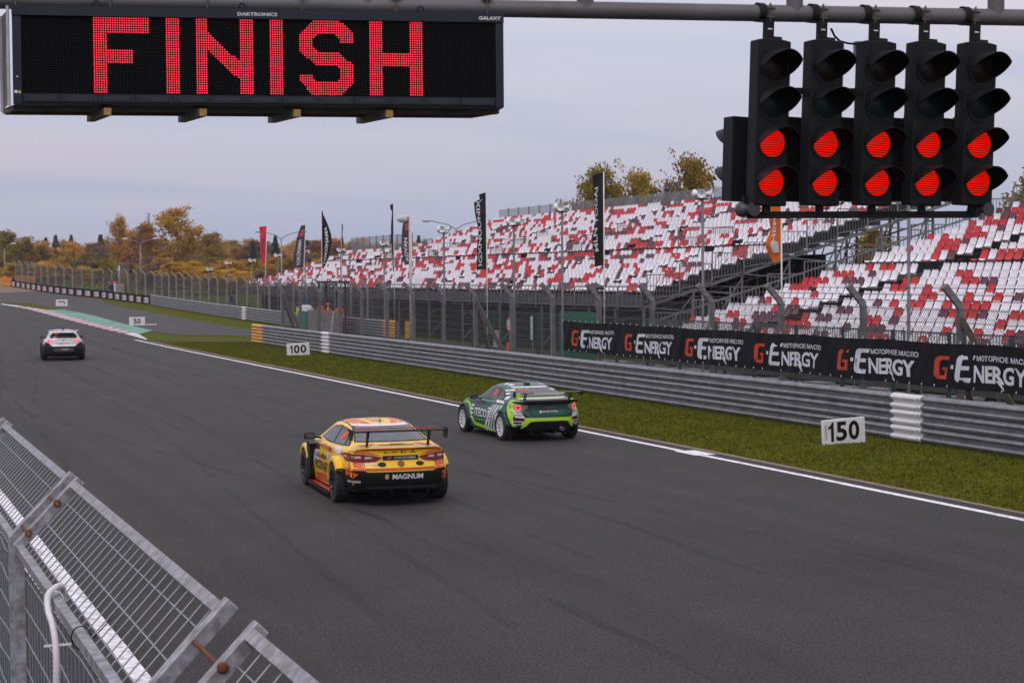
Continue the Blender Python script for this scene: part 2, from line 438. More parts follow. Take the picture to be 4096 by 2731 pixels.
def rail_wrap(t, inv, a, b, mat, name):
    for r in range(3):
        mb = MB(); wbeam(mb, a, b, .012+r*.348, off=.012, sc=1.13)
        mb.v = [inv @ Vector(p) for p in mb.v]
        mb.build(name, mat, t)
near_rail, inv = guardrail('guardrail', [(22.5, 6), (22.5, 101.6)], 'long three beam steel guardrail beside the grass verge, in front of the banner fence')
# white bands and the yellow end
for ya, yb in ((33.9, 35.1), (84.6, 86.0)):
    rail_wrap(near_rail, inv, (22.5, ya), (22.5, yb), M_WHITE, 'white_band')
rail_wrap(near_rail, inv, (22.5, 99.0), (22.5, 101.7), M_YEL, 'yellow_end_cover')
far_rail, inv = guardrail('guardrail', [(31.5, 103.2), (31.0, 125), (30.9, 137), (30.7, 167), (30.5, 185.6)], 'far steel guardrail across the runoff, beside the marshal shelter, with orange end cover')
rail_wrap(far_rail, inv, (31.5, 103.1), (31.43, 105.4), M_YEL, 'orange_end_cover')
rail_wrap(far_rail, inv, (30.86, 141.8), (30.85, 143.2), M_WHITE, 'white_band')
# free-standing end marker behind the far rail
t = thing('barrier_end_marker', 'tall orange marker post standing at the open end of the far guardrail', 'marker', (32.1, 102.3, 0))
for r in range(3):
    MB().box(-.28, .28, -.1, .1, .03+r*.35, .36+r*.35).build('marker_block', M_YEL, t)

# ------------------------------------------------------------ distance boards
def board(name, label, loc, w, h, txt, th, rz=0., tw=None, tilt=0.):
    t = thing(name, label, 'distance board', loc, rz)
    mb = MB(); mb.box(-w/2, w/2, 0, .09, -.05, h); o = mb.build('panel', M_WHITE, t)
    bv = o.modifiers.new('bevel', 'BEVEL'); bv.width = .015; bv.segments = 2
    if txt:
        T = frame3((-tw/2, -.003, (h-th)/2), (1, 0, 0), (0, 0, 1))
        x0 = 0.
        if txt[0] == '1':
            MB().prism([(a*th, b*th) for a, b in ((.0, .62), (.0, .76), (.16, .86), (.22, 1.0), (.33, 1.0), (.33, 0), (.16, 0), (.16, .70))], T, .003).build('numeral', M_BLACK, t)
            x0 = th*.46
        n_ = len(txt)-(1 if x0 else 0); wd = (tw-x0)/n_
        for q, ch in enumerate(txt[-n_:]):
            flat_text(ch, T @ Matrix.Translation((x0+q*wd+.02*wd, 0, .002)), wd*.88, th, M_BLACK, t, name='numeral', bold=.03)
    t.rotation_euler[1] = tilt
    return t
b150 = board('distance_board', 'white board reading 150 in the grass by the guardrail', (21.0, 34.75, 0), 1.12, .54, '150', .43, R(4), tw=.86, tilt=R(-2.5))
MB().box(-.53, -.46, -.004, -.001, .1, .43).build('sticker', pm('grey_sticker', (.45, .44, .44)), b150)
board('distance_board', 'white board reading 100 on the grass verge', (20.95, 84.7, 0), 1.12, .56, '100', .40, R(3), tw=.85, tilt=R(-2))
b50 = board('distance_board', 'white board reading 50 beside the green painted strip', (21.1, 134.7, zt(134.7)), 1.15, .62, '50', .40, R(2), tw=.56)
MB().box(.5, 1.45, .0, .12, .02, .09).build('foot_bar', M_WHITE, b50)
ar = board('arrow_board', 'white board with a black left turn arrow', (21.5, 185, zt(185)+.05), 1.15, .62, None, 0, R(2))
T = frame3((0, -.004, .31), (1, 0, 0), (0, 0, 1))
MB().prism([(-.33, .09), (-.2, .20), (-.2, .135), (.22, .135), (.30, .06), (.30, -.14), (.20, -.14), (.20, .05), (-.2, .05), (-.2, -.02)], T, .003).build('arrow', M_BLACK, ar)
for s in (-.4, .4):
    MB().box(s-.03, s+.03, .02, .07, -.08, .01).build('foot', M_WHITE, ar)

# ------------------------------------------------------------ debris fence beside the guardrail
def lattice(mb, x, y0, y1, z0, z1, cell, r, topx=None):
    """diamond wire netting in the plane X=x as thin three-sided wires"""
    h = z1-z0; n0 = int((y0-h)/cell); n1 = int((y1+h)/cell)
    for s in (1, -1):
        for k in range(n0, n1+1):
            c = k*cell
            a = (c, z0) if s > 0 else (c+h, z0); b = (c+h, z1) if s > 0 else (c, z1)
            # clip to y0..y1
            (ya, za), (yb, zb) = a, b
            def cl(yv): return za+(zb-za)*(yv-ya)/(yb-ya)
            lo, hi = sorted((ya, yb))
            if hi <= y0 or lo >= y1: continue
            P = []
            for yy, zz_ in ((ya, za), (yb, zb)):
                if yy < y0: zz_ = cl(y0); yy = y0
                if yy > y1: zz_ = cl(y1); yy = y1
                P.append(Vector((x, yy, zz_)))
            mb.tube(P, r, n=3, cap=False)
def bent_post(name, mat, w=.15):
    mb = MB()
    Pn = [(0, -.4), (0, 2.95), (-.05, 3.06), (-.43, 3.47)]
    V = []
    for i, (x, z) in enumerate(Pn):
        nx = (0, 0, -.3, -.6)[i]; wd = w/2
        sx = wd; 
        dx, dz = ((1, 0), (1, 0), (.93, .38), (.73, .68))[i]
        for sy in (-1, 1):
            V += [(x-dx*wd, sy*.05, z-dz*wd), (x+dx*wd, sy*.05, z+dz*wd)]
    F = []
    for i in range(3):
        a, b = 4*i, 4*i+4
        F += [(a, a+1, b+1, b), (a+2, b+2, b+3, a+3), (a, b, b+2, a+2), (a+1, a+3, b+3, b+1)]
    F += [(0, 2, 3, 1), (12, 13, 15, 14)]
    mb.add(V, F)
    return mb
FX = 23.3
fence = thing('debris_fence', 'tall grey debris fence of bent posts and wire carrying the black banner', 'fence', (FX, 33.7, 0))
pme = bent_post('post', M_POST); proto = pme.build('post', M_POST, fence)
FY = [33.72+4*k for k in range(-6, 17)]
for i, y in enumerate(FY):
    o = proto if i == 0 else link('post', proto.data, fence)
    o.location = (0, y-33.7, 0)
    o.rotation_euler = (0, R(rng.uniform(-.6, .6)), 0)
for y in (33.72, 97.72, 65.72):
    for s in (-1, 1):
        mb = MB(); mb.bar((.02, y-33.7+s*.02, 2.75), (1.2, y-33.7+s*1.15, -.1), .13); mb.build('brace', M_RUSTY, fence)
ya, yb = FY[0]-33.7, FY[-1]-33.7
for k, z in enumerate((1.12, 1.36, 1.62, 1.88, 2.14, 2.4, 2.66, 2.95)):
    mb = MB(); pts = []
    for i, y in enumerate(FY):
        pts += [(-.085, y-33.7, z), (-.085, y-33.7+2, z-.03)]
    mb.tube(pts, .0075, n=4); mb.build('cable', M_WIRE, fence)
for x, z in ((-.2, 3.13), (-.32, 3.27), (-.43, 3.42)):
    mb = MB(); mb.tube([(x, y-33.7, z) for y in FY], .008, n=4); mb.build('cable', M_WIRE, fence)
mb = MB(); lattice(mb, -.08, ya, yb, .05, 2.98, .09, .003)
o = mb.build('wire_netting', M_WIRE, fence); o['kind'] = 'stuff'

# black banner tied to the fence
M_BAN = pm('banner_black', (.008, .007, .0095), rough=.65, var=.3, scale=2, spec=.15)
M_BANW = pm('banner_white', (.62, .62, .68), rough=.6, var=.08, scale=6)
M_BANR = pm('banner_red', (.50, .045, .015), rough=.6, var=.08, scale=6)
ban = thing('banner', 'long black oil banner with white and red lettering tied to the debris fence', 'banner', (23.18, 56.5, 1.22))
def bx(y, z):   # ripples of the cloth
    return .012*math.sin(y*5.3+z*2.1)+.010*math.sin(y*11+z*6)+.016*math.sin(y*1.57+1)*(z-.5)+.006*math.sin(y*23+4*z)
NB, NZ = 260, 9; BL = 34.; SAG = lambda y: -.10*abs(math.sin((56.5-y+.78-1.0)*math.pi/4.0))*.6
mb = MB(); V = []
for i in range(NB+1):
    y = -BL*i/NB
    for j in range(NZ+1):
        z = j/NZ*1.0
        V.append((-.03+bx(y, z), y, z+SAG(56.5+y)*(.6 if j == NZ else .4)))
mb.add(V, [(i*(NZ+1)+j, (i+1)*(NZ+1)+j, (i+1)*(NZ+1)+j+1, i*(NZ+1)+j+1) for i in range(NB) for j in range(NZ)])
mb.build('cloth', M_BAN, ban, smooth=True)
mb = MB()
for i in range(int(BL/.5)):
    for z in (.02, 1.0):
        y = -.02-i*.5; mb.tube([(-.04, y, z-.02), (-.03, y, z+.03)], .010, n=5)
mb.build('eyelet_ties', M_WHITE, ban)['kind'] = 'stuff'
# letter shapes drawn on a unit grid (x right, y up)
GL = {
 'G': [(0.42, 1.0), (1.0, 1.0), (.92, .84), (.52, .84), (.40, .74), (.33, .22), (.38, .16), (.62, .16), (.68, .38), (.52, .38), (.50, .52), (.86, .52), (.80, .02), (.72, -.0), (.2, 0), (.08, .08), (.02, .18), (.10, .78), (.2, .92)],
 'dot': [(0, 0), (.22, 0), (.25, .2), (.03, .2)],
 'E': [(.36, 1.0), (1.06, 1.0), (.98, .84), (.5, .84), (.42, .78), (.38, .6), (.80, .6), (.76, .45), (.34, .45), (.30, .24), (.34, .17), (.84, .17), (.78, 0), (.16, 0), (.04, .08), (.02, .2), (.14, .82), (.22, .94)],
}
def ban_xyz(s, z):
    y = -s
    return (-.03+bx(y, z)-.008, y, z+.5*SAG(56.5+y))
def ban_poly(poly, s0, z0, w, h, mat, name):
    pts = [Vector((s0+x*w, z0+y*h)) for x, y in poly]
    vo, _, fo, _, _, _ = delaunay_2d_cdt(pts, [], [list(range(len(pts)))], 1, 1e-5)
    MB().add([ban_xyz(p.x, p.y) for p in vo], fo).build(name, mat, ban)
def ban_text(txt, s0, z0, w, h, mat, **kw):
    V, F = text_fit(txt, w, h, **kw)
    MB().add([ban_xyz(s0+x, z0+y) for x, y in V], F).build('lettering', mat, ban)
for s0 in (0.75, 5.1, 9.35, 13.55, 17.8, 22.0, 26.2):
    ban_poly(GL['G'], s0, .20, .62, .52, M_BANR, 'red_letter')
    ban_poly(GL['dot'], s0+.66, .44, .5, .45, M_BANW, 'lettering')
    ban_poly(GL['E'], s0+.80, .16, .72, .60, M_BANW, 'lettering')
    ban_text('NERG', s0+1.50, .17, 1.45, .38, M_BANW, bold=.03, spacing=.92)
    ban_text('Y', s0+2.92, .17, .50, .38, M_BANW, bold=.03)
    ban_poly([(0, 1), (.5, 1), (1.0, 0), (.85, 0)], s0+2.32, .04, .30, .2, M_BANW, 'lettering')
    ban_text('МОТОРНОЕ МАСЛО', s0+1.60, .64, 1.95, .12, M_BANW, bold=.02)

# ------------------------------------------------------------ far fence, advertising boards
path = [(31.7, 106), (31.6, 137), (31.4, 167), (31.2, 186), (29.3, 209), (27.4, 219), (25.4, 233), (23.3, 252)]
ff = thing('debris_fence', 'far grey debris fence curving left behind the advertising boards', 'fence', (31.2, 186, zt(186)))
PL = sum(math.dist(a, b) for a, b in zip(path, path[1:])); n = int(PL/3.8)
far_posts = []
far_mesh = proto.data.copy(); far_mesh.materials[0] = pm('far_post_steel', (.26, .255, .265), rough=.55, metal=.1, var=.15)
for i in range(n+1):
    p = at_arc(path, i/n); q = at_arc(path, min(1, i/n+.01)); p0_ = at_arc(path, max(0, i/n-.01))
    o = link('post', far_mesh, ff); o.location = Vector((*p, zt(p[1])))-ff.location
    o.rotation_euler = (0, 0, math.atan2(q[1]-p0_[1], q[0]-p0_[0])-math.pi/2)
    far_posts.append(p)
for z in (1.2, 1.8, 2.4, 2.95):
    MB().tube([Vector((x, y, zt(y)+z))-ff.location for x, y in far_posts], .012, n=3).build('cable', M_WIRE, ff)
mb = MB()
for (xa, ya_), (xb, yb_) in zip(far_posts, far_posts[1:]):
    for s in range(16):
        for (z0, z1) in ((.1, 2.95),):
            fa, fb = s/16, (s+4)/16
            A = Vector((xa+(xb-xa)*fa, ya_+(yb_-ya_)*fa, zt(ya_))); B = Vector((xa+(xb-xa)*min(1, fb), ya_+(yb_-ya_)*min(1, fb), zt(yb_)))
            for zz0, zz1 in ((z0, z0+(z1-z0)*(min(1, fb)-fa)/.25), (z1, z1-(z1-z0)*(min(1, fb)-fa)/.25)):
                mb.tube([A+Vector((0, 0, zz0))-ff.location, B+Vector((0, 0, zz1))-ff.location], .010, n=3, cap=False)
mb.build('wire_netting', M_WIRE, ff)['kind'] = 'stuff'
for i in (5, 12, 20, 27):
    p = far_posts[i]; mb = MB()
    for s in (-1, 1): mb.bar(Vector((*p, zt(p[1])+2.7))-ff.location, Vector((p[0]+.9, p[1]+s*1.0, zt(p[1])-.1))-ff.location, .12)
    mb.build('brace', M_RUSTY, ff)
apath = [(30.55, 186.2), (28.5, 208.2), (26.6, 218), (24.7, 231.5), (22.55, 251)]
NA = 21
for i in range(NA):
    a, b = at_arc(apath, i/NA), at_arc(apath, (i+1)/NA-.0008)
    d = Vector((b[0]-a[0], b[1]-a[1], zt(b[1])-zt(a[1]))); Ln = d.length
    u = -d.normalized(); T = frame3((b[0], b[1], zt(b[1])+.02), u.cross(Vector((0, 0, 1))).cross(u)*0+u, (0, 0, 1))
    t = thing('advertising_board', 'dark advertising board with a pale block of lettering below the far fence', 'advertising board', (0, 0, 0), group='advertising boards below the far fence')
    t.matrix_world = frame3((b[0], b[1], zt(b[1])+.02), Vector((-d.x, -d.y, 0)).normalized()*-1, (0, 0, 1)) if False else Matrix.Translation((a[0], a[1], zt(a[1])+.02)) @ Matrix.Rotation(math.atan2(d.y, d.x), 4, 'Z')
    s = Ln; mb = MB(); mb.box(0, s, -.06, .06, 0, .92); mb.build('panel', M_BAN, t)
    # seen from the track side the far end of the board is on the left
    MB().box(s*.22, s*.72, .062, .068, .16, .70).build('pale_block', M_BANW, t)
    MB().box(s*.76, s*.84, .062, .068, .16, .70).build('red_block', M_BANR, t)
    flat_text('ENERGY', frame3((s*.70, .072, .28), (-1, 0, 0), (0, 0, 1)), s*.44, .22, M_BAN, t)
    flat_text('МОТОРНОЕ', frame3((s*.66, .072, .56), (-1, 0, 0), (0, 0, 1)), s*.38, .07, M_BAN, t)

# ------------------------------------------------------------ start gantry
GO = Vector((1.759, 18.04, 0)); GR = math.atan2(-.19185, .98142)
M_PIPE = pm('gantry_paint', (.105, .10, .105), rough=.5, var=.1, scale=3, dirt=(.075, .07, .07), dscale=2)
M_NAVY = pm('sign_cabinet', (.016, .021, .032), rough=.5, var=.15, scale=3, spec=.25)
M_FACE = pm('sign_face', (.0035, .0035, .004), rough=.8, spec=.05)
M_LEDOFF = pm('led_off', (.030, .030, .032), rough=.35)
M_LEDON = pm('led_red', (.3, .01, .02), rough=.4, emis=(1.0, .030, .055), estr=1.15)
M_HSG = pm('signal_housing', (.0075, .0075, .0095), rough=.55, var=.2, scale=6, spec=.2)
M_IN = pm('hood_inside', (.0025, .0025, .0025), rough=.9, spec=.03)
M_FRM = pm('rusty_frame', (.10, .085, .075), rough=.75, var=.4, scale=5, dirt=(.15, .085, .04), dscale=6)
gan = thing('start_gantry', 'grey tubular gantry spanning the track overhead', 'gantry', (GO.x, GO.y, 0), GR)
TY, TZ = .2, 6.508
MB().tube([(-4.6, TY, TZ), (24.6, TY, TZ)], .0885, n=20).build('lower_chord', M_PIPE, gan, smooth=True, sharp=50)
MB().tube([(-4.6, TY, TZ+.62), (24.6, TY, TZ+.62)], .0885, n=20).build('upper_chord', M_PIPE, gan, smooth=True, sharp=50)
MB().tube([(-4.6, 1.1, 6.93), (24.6, 1.1, 6.93)], .075, n=14).build('back_chord', M_PIPE, gan, smooth=True, sharp=50)
for k in range(-2, 9):
    s = 5.61+2.245*k
    MB().tube([(s, TY, TZ), (s, TY, TZ+.62)], .088, n=16).build('upright', M_PIPE, gan, smooth=True, sharp=50)
    MB().tube([(s, TY, TZ+.62), (s, 1.1, 6.93)], .05, n=10).build('tie', M_PIPE, gan, smooth=True, sharp=50)
for s in (-4.5, 24.5):
    for y in (TY, 1.1):
        MB().tube([(s, y, -.2), (s, y, 7.25)], .15, n=18).build('leg', M_PIPE, gan, smooth=True, sharp=50)
    mb = MB()
    for k in range(6): mb.bar((s, TY, .4+k*1.1), (s, 1.1, .95+k*1.1), .06)
    mb.build('lacing', M_PIPE, gan)

# LED sign hung under the gantry
sg = thing('led_sign', 'wide LED display showing FINISH in red, hung under the gantry', 'LED sign', (GO.x, GO.y, 5.48), GR)
z0 = -5.48
MB().box(-.09, 4.722, .02, .30, 5.485+z0, 6.40+z0).build('cabinet', M_NAVY, sg)
MB().box(-.09, 4.722, -.025, .018, 6.335+z0, 6.43+z0).build('top_rail', M_NAVY, sg)
MB().box(-.088, -.004, -.012, .018, 5.485+z0, 6.333+z0).build('side_rail', M_NAVY, sg)
MB().box(4.64, 4.72, -.012, .018, 5.485+z0, 6.333+z0).build('side_rail', M_NAVY, sg)
MB().box(-.002, 4.638, .002, .019, 5.585+z0, 6.333+z0).build('display_face', M_FACE, sg)
MB().box(-.002, 4.638, .004, .019, 5.487+z0, 5.505+z0).build('bottom_rail', M_BLACK, sg)
for k in range(13):
    a = .004+k*.3565
    o = MB().box(a, a+.350, -.006, .018, 5.507+z0, 5.583+z0).build('vent_panel', M_NAVY, sg)
    MB().box(.055, .295, -.0005, .0, .02, .056).build('vent_recess', pm('vent_dark', (.011, .015, .022), rough=.4), o, loc=(a, -.0065, 5.507+z0))
PIT = 4.64/207
def inpoly(x, y, P):
    c = False
    for (x1, y1), (x2, y2) in zip(P, P[1:]+P[:1]):
        if (y1 > y) != (y2 > y) and x < (x2-x1)*(y-y1)/(y2-y1)+x1: c = not c
    return c
zT, zB = 6.322, 5.592
rect = lambda a, b, c, d: [(a, c), (b, c), (b, d), (a, d)]
shapes = [rect(.674, .802, zB, zT), rect(.674, 1.202, 6.184, zT), rect(.674, 1.046, 5.888, 6.028), rect(1.363, 1.492, zB, zT),
          rect(1.652, 1.78, zB, zT), rect(2.094, 2.224, zB, zT), [(1.78, 6.20), (1.78, 6.02), (2.094, 5.72), (2.094, 5.90)],
          rect(2.386, 2.517, zB, zT), rect(3.368, 3.499, zB, zT), rect(3.768, 3.90, zB, zT), rect(3.499, 3.768, 5.886, 6.021)]
cc = .10
S_ = [[(2.676, 6.20), (2.80, zT), (3.08, zT), (3.207, 6.20), (3.207, 6.11), (3.075, 6.11), (3.075, 6.14), (3.03, 6.19), (2.85, 6.19), (2.806, 6.15), (2.806, 6.07), (2.85, 6.023), (3.05, 6.023), (3.207, 5.89), (3.207, 5.72), (3.08, zB), (2.80, zB), (2.676, 5.72), (2.676, 5.80), (2.806, 5.80), (2.806, 5.76), (2.85, 5.717), (3.03, 5.717), (3.075, 5.76), (3.075, 5.85), (3.03, 5.89), (2.83, 5.89), (2.676, 6.02)]]
shapes += S_
on, off = MB(), MB()
for i in range(207):
    for j in range(33):
        x = (i+.5)*PIT; z = 5.592+(j+.5)*PIT*1.0
        lit = any(inpoly(x, z, s) for s in shapes)
        r = .0082 if lit else .0045
        T = on if lit else off
        n = 6 if lit else 4
        yy = -.002
        T.add([(x+r*math.cos(2*math.pi*k/n), yy, z+z0+r*math.sin(2*math.pi*k/n)) for k in range(n)]+[(x, yy-.004, z+z0)], [(k, (k+1) % n, n) for k in range(n)])
_t = M_LEDON.node_tree; _no = _t.nodes.new('ShaderNodeTexNoise'); _no.inputs['Scale'].default_value = 38; _co = _t.nodes.new('ShaderNodeTexCoord'); _mr = _t.nodes.new('ShaderNodeMapRange')
_mr.inputs[1].default_value = .3; _mr.inputs[2].default_value = .7; _mr.inputs[3].default_value = .75; _mr.inputs[4].default_value = 1.4
_t.links.new(_co.outputs['Object'], _no.inputs['Vector']); _t.links.new(_no.outputs[0], _mr.inputs[0]); _t.links.new(_mr.outputs[0], _t.nodes['Principled BSDF'].inputs['Emission Strength'])
on.build('lit_led_dots', M_LEDON, sg)['kind'] = 'stuff'
off.build('unlit_led_dots', M_LEDOFF, sg)['kind'] = 'stuff'
flat_text('DAKTRONICS', frame3((2.067, -.028, 6.36+z0), (1, 0, 0), (0, 0, 1)), .388, .034, M_WHITE, sg, bold=.02)
flat_text('GALAXY', frame3((4.468, -.028, 6.358+z0), (1, 0, 0), (0, 0, 1)), .225, .036, M_WHITE, sg, bold=.025)
MB().box(-.075, -.045, -.015, -.0125, 5.585+z0, 5.612+z0).build('approval_sticker', M_WHITE, sg)
MB().prism([(0, 0), (.034, 0), (.017, .03)], frame3((-.042, -.013, 5.585+z0), (1, 0, 0), (0, 0, 1)), .002).build('warning_sticker', pm('warn_yellow', (.75, .5, .02)), sg)
MB().tube([(-.045, -.012, 5.745+z0), (-.045, -.018, 5.745+z0)], .008, n=8).build('sensor', M_WHITE, sg)
# carrying frame behind, set a little to the left
mb = MB()
mb.bar((-.09, .30, 5.475+z0), (-.245, .78, 5.475+z0), .05); mb.bar((4.70, .30, 5.475+z0), (4.52, .78, 5.475+z0), .05)
mb.bar((-.245, .78, 5.475+z0), (4.52, .78, 5.475+z0), .06); mb.bar((-.09, .32, 5.468+z0), (4.70, .32, 5.468+z0), .05)
mb.build('carrying_frame', M_FRM, sg)
MB().add([(-.09, .33, 5.50+z0), (4.70, .33, 5.50+z0), (4.52, .76, 5.50+z0), (-.24, .76, 5.50+z0)], [(0, 1, 2, 3)]).build('underside_panel', pm('underside', (.035, .026, .022), rough=.8, var=.4, scale=4), sg)
for x, y, w in ((-.12, .02, .026), (-.25, .76, .04)):
    MB().box(x-w, x, y, y+.05, 5.47+z0, 6.43+z0).build('frame_upright', pm('pale_upright', (.42, .40, .42), rough=.6, var=.15), sg)
MB().add([(-.122, .07, 5.5+z0), (-.262, .76, 5.5+z0), (-.262, .76, 6.43+z0), (-.122, .07, 6.41+z0)], [(0, 1, 2, 3)]).build('side_panel', M_FRM, sg)
for s in (.80, 1.72, 2.64, 3.56):
    b = MB(); b.bar((s, .02, 5.415+z0), (s-.22, .95, 5.43+z0), .075); o = b.build('carrying_beam', M_FRM, sg)
    MB().bar((s+.002, .008, 5.415+z0), (s, .02, 5.415+z0), .07).build('end_cap', pm('ochre_cap', (.34, .20, .05), rough=.7, var=.3, scale=30), o)
for s in (-.06, .841, 1.777, 2.71, 3.642, 4.574):
    mb = MB()
    for dy in (-.10, .10): mb.tube([(s, TY+dy, 6.38+z0), (s, TY+dy, 6.66+z0)], .010, n=6)
    mb.box(s-.05, s+.05, TY-.13, TY+.13, 6.43+z0, 6.44+z0); mb.box(s-.05, s+.05, TY-.13, TY+.13, 6.60+z0, 6.612+z0)
    mb.box(s-.04, s+.04, .02, .18, 6.40+z0, 6.43+z0)
    mb.build('hanger', M_RUSTY, sg)
for s in (.706, 2.115, 3.889):
    mb = MB(); mb.tube([(s+.028*math.cos(a), .05, 6.464+z0+.028*math.sin(a)) for a in np.linspace(0, 6.283, 15)], .008, n=6)
    mb.build('lifting_eye', M_BLACK, sg)

# start lights
M_LRED = pm('lens_red_lit', (.12, .002, .001), rough=.3, spec=.15, emis=(1, .008, .001), estr=.9)
def ribs(m):
    t = m.node_tree; n = t.nodes.new; l = t.links.new; b = t.nodes['Principled BSDF']
    co = n('ShaderNodeTexCoord'); wv = n('ShaderNodeTexWave'); wv.bands_direction = 'Z'; wv.inputs['Scale'].default_value = 13; wv.inputs['Distortion'].default_value = .6
    l(co.outputs['Object'], wv.inputs[0])
    mr = n('ShaderNodeMapRange'); mr.inputs[1].default_value = .1; mr.inputs[2].default_value = .9; mr.inputs[3].default_value = .09; mr.inputs[4].default_value = .82
    l(wv.outputs['Fac'], mr.inputs[0]); l(mr.outputs[0], b.inputs['Emission Strength'])
ribs(M_LRED)
M_LDR = pm('lens_red_unlit', (.010, .0025, .002), rough=.3, spec=.2)
M_LDG = pm('lens_green_unlit', (.0015, .011, .0105), rough=.3, spec=.2)
def lens(mat, parent, z):
    mb = MB(); V = [(0, -.115, 0)]; F = []; n = 28
    for r, y in ((.06, -.112), (.11, -.103), (.147, -.09)):
        V += [(r*math.cos(2*math.pi*k/n), y, r*math.sin(2*math.pi*k/n)) for k in range(n)]
    F += [(0, 1+k, 1+(k+1) % n) for k in range(n)]
    for q in range(2): F += [(1+q*n+k, 1+(q+1)*n+k, 1+(q+1)*n+(k+1) % n, 1+q*n+(k+1) % n) for k in range(n)]
    return mb.add(V, F).build('lens', mat, parent, smooth=True, loc=(0, 0, z))
def hood(parent, z, flip=1):
    """visor: tube open below, cut back towards its lower ends"""
    mb = MB(); n = 30; V = []; F = []
    for i in range(n+1):
        t = i/n; a = R(-34)+R(224)*t
        edge = min(t*1.15, 1-t)*2
        Lh = .015+.30*min(1, edge*1.7)**.85
        c, s = math.cos(a), math.sin(a)
        for r, y in ((.176, -.085), (.172, -.085-Lh*.5), (.168, -.085-Lh), (.160, -.085-Lh), (.164, -.085-Lh*.5), (.166, -.085)):
            V.append((c*r, y*flip, s*r*1.0-(y+.085)*-.06))
    for i in range(n):
        for q in range(5): F.append((i*6+q, i*6+q+1, (i+1)*6+q+1, (i+1)*6+q))
    F += [(0, 1, 2, 3, 4, 5), tuple(n*6+q for q in range(6))[::-1]]
    mb.add(V, F)
    mb.mi = [1 if (k < n*5 and k % 5 >= 3) else 0 for k in range(len(F))]
    return mb.build('hood', [M_HSG, M_IN], parent, smooth=True, sharp=45, loc=(0, 0, z))
def housing(mb, w, d, z0, z1, arch=.03):
    pts = [(-w/2, z0), (w/2, z0), (w/2, z1)]+[(w/2-w*k/8, z1+arch*math.sin(math.pi*k/8)) for k in range(1, 8)]+[(-w/2, z1)]
    mb.prism(pts, frame3((0, d, 0), (1, 0, 0), (0, 0, 1)), d*2 if False else d+.085)
    return mb
tops = [7.533, 8.109, 8.683, 9.235, 9.80]
def g2w(s, y, z): return Vector((GO.x+s*.98142+y*.19185, GO.y-s*.19185+y*.98142, z))
START = 'black four lamp start light with its two lower lamps lit red, hung from the gantry'
for i, s in enumerate(tops):
    t = thing('start_light', 'black four lamp start light, two lower lamps lit red, '+('nearest the LED sign', 'second from the LED sign', 'midway along the row', 'fourth from the LED sign', 'farthest from the LED sign')[i], 'traffic light', g2w(s, .0, 6.19), R(1), group='row of start lights under the gantry')
    t.rotation_euler = (0, R(2.1), R(1))
    if i == 0:
        sl0 = t
        o = housing(MB(), .385, .10, -1.70, 0, arch=.02).build('housing', M_HSG, t)
        bv = o.modifiers.new('bevel', 'BEVEL'); bv.width = .012; bv.segments = 2
        for k, (z, m) in enumerate(((-.27, M_LDR), (-.65, M_LDG), (-1.055, M_LRED), (-1.455, M_LRED))):
            lens(m, t, z); hood(t, z)
            MB().lathe([(.150, -.078), (.178, -.078), (.178, -.096), (.150, -.092)], Matrix.Rotation(R(90), 4, 'Z') @ Matrix.Scale(1, 4), n=28).build('lens_ring', M_HSG, t, loc=(0, 0, z))
        mb = MB(); mb.box(-.085, .015, -.03, .03, .0, .21); mb.box(-.05, .10, -.05, .05, 0.01, .045); mb.build('hanger_plate', M_BLACK, t)
        mb = MB(); mb.lathe([(.094, -.04), (.104, -.04), (.104, .04), (.094, .04)], Matrix.Translation((-.035, .2, .318)), n=20, a0=R(-60), a1=R(240)); mb.build('pipe_clamp', M_BLACK, t)
        mb = MB(); mb.tube([(.035, .095, .22), (.035, .095, .41)], .010, n=6); mb.box(-.0, .09, .085, .105, .355, .368); mb.box(-.0, .09, .085, .105, .262, .275); mb.build('clamp_bolt', M_RUSTY, t)
        mb = MB(); mb.bar((-.085, .03, .2), (-.04, .2, .24), .06, .02); mb.build('clamp_arm', M_BLACK, t)
        MB().box(-.06, -.01, -.034, -.031, .115, .128).build('sticker', M_WHITE, t)
        MB().box(-.04, .04, -.02, .02, -1.78, -1.69).build('lower_bracket', M_BLACK, t)
    else:
        c = sl0
        for ch in sl0.children:
            q = ch.copy(); COL.objects.link(q); q.parent = t
REAR = 'black two lamp signal facing away, mounted back to back behind the start lights'
for i, s in enumerate(tops):
    t = thing('rear_signal', 'black two lamp signal facing away behind the start light '+('nearest the LED sign', 'second from the LED sign', 'in the middle of the row', 'fourth from the LED sign', 'farthest from the LED sign')[i], 'traffic light', g2w(s-.16, .33, 5.43), R(1), group='rear facing signals behind the start lights')
    t.rotation_euler = (0, R(2.0), R(2))
    if i == 0:
        rs0 = t
        mb = MB(); mb.box(-.2, .2, -.06, .14, -.88, .0); mb.box(.08, .16, -.03, .06, 0, .03); o = mb.build('housing', M_HSG, t)
        for z in (-.24, -.64):
            h = hood(t, z, flip=-1); h.location = (-.02, .06, z)
        MB().bar((.0, -.07, -.6), (.12, -.42, -.6), .05).build('mount', M_BLACK, t)
    else:
        for ch in rs0.children:
            q = ch.copy(); COL.objects.link(q); q.parent = t
lf = thing('light_mounting_frame', 'black mounting bars joining the start lights', 'frame', g2w(7.3, .0, 4.36), GR)
MB().box(-.02, 2.46, -.01, .05, .0, .072).build('lower_bar', M_BLACK, lf)
MB().box(.12, 2.62, .10, .16, 1.30, 1.366).build('upper_bar', M_BLACK, lf)
mb = MB(); mb.box(1.20, 1.34, .12, .20, 1.66, 1.86); mb.build('junction_box', M_PIPE, lf)
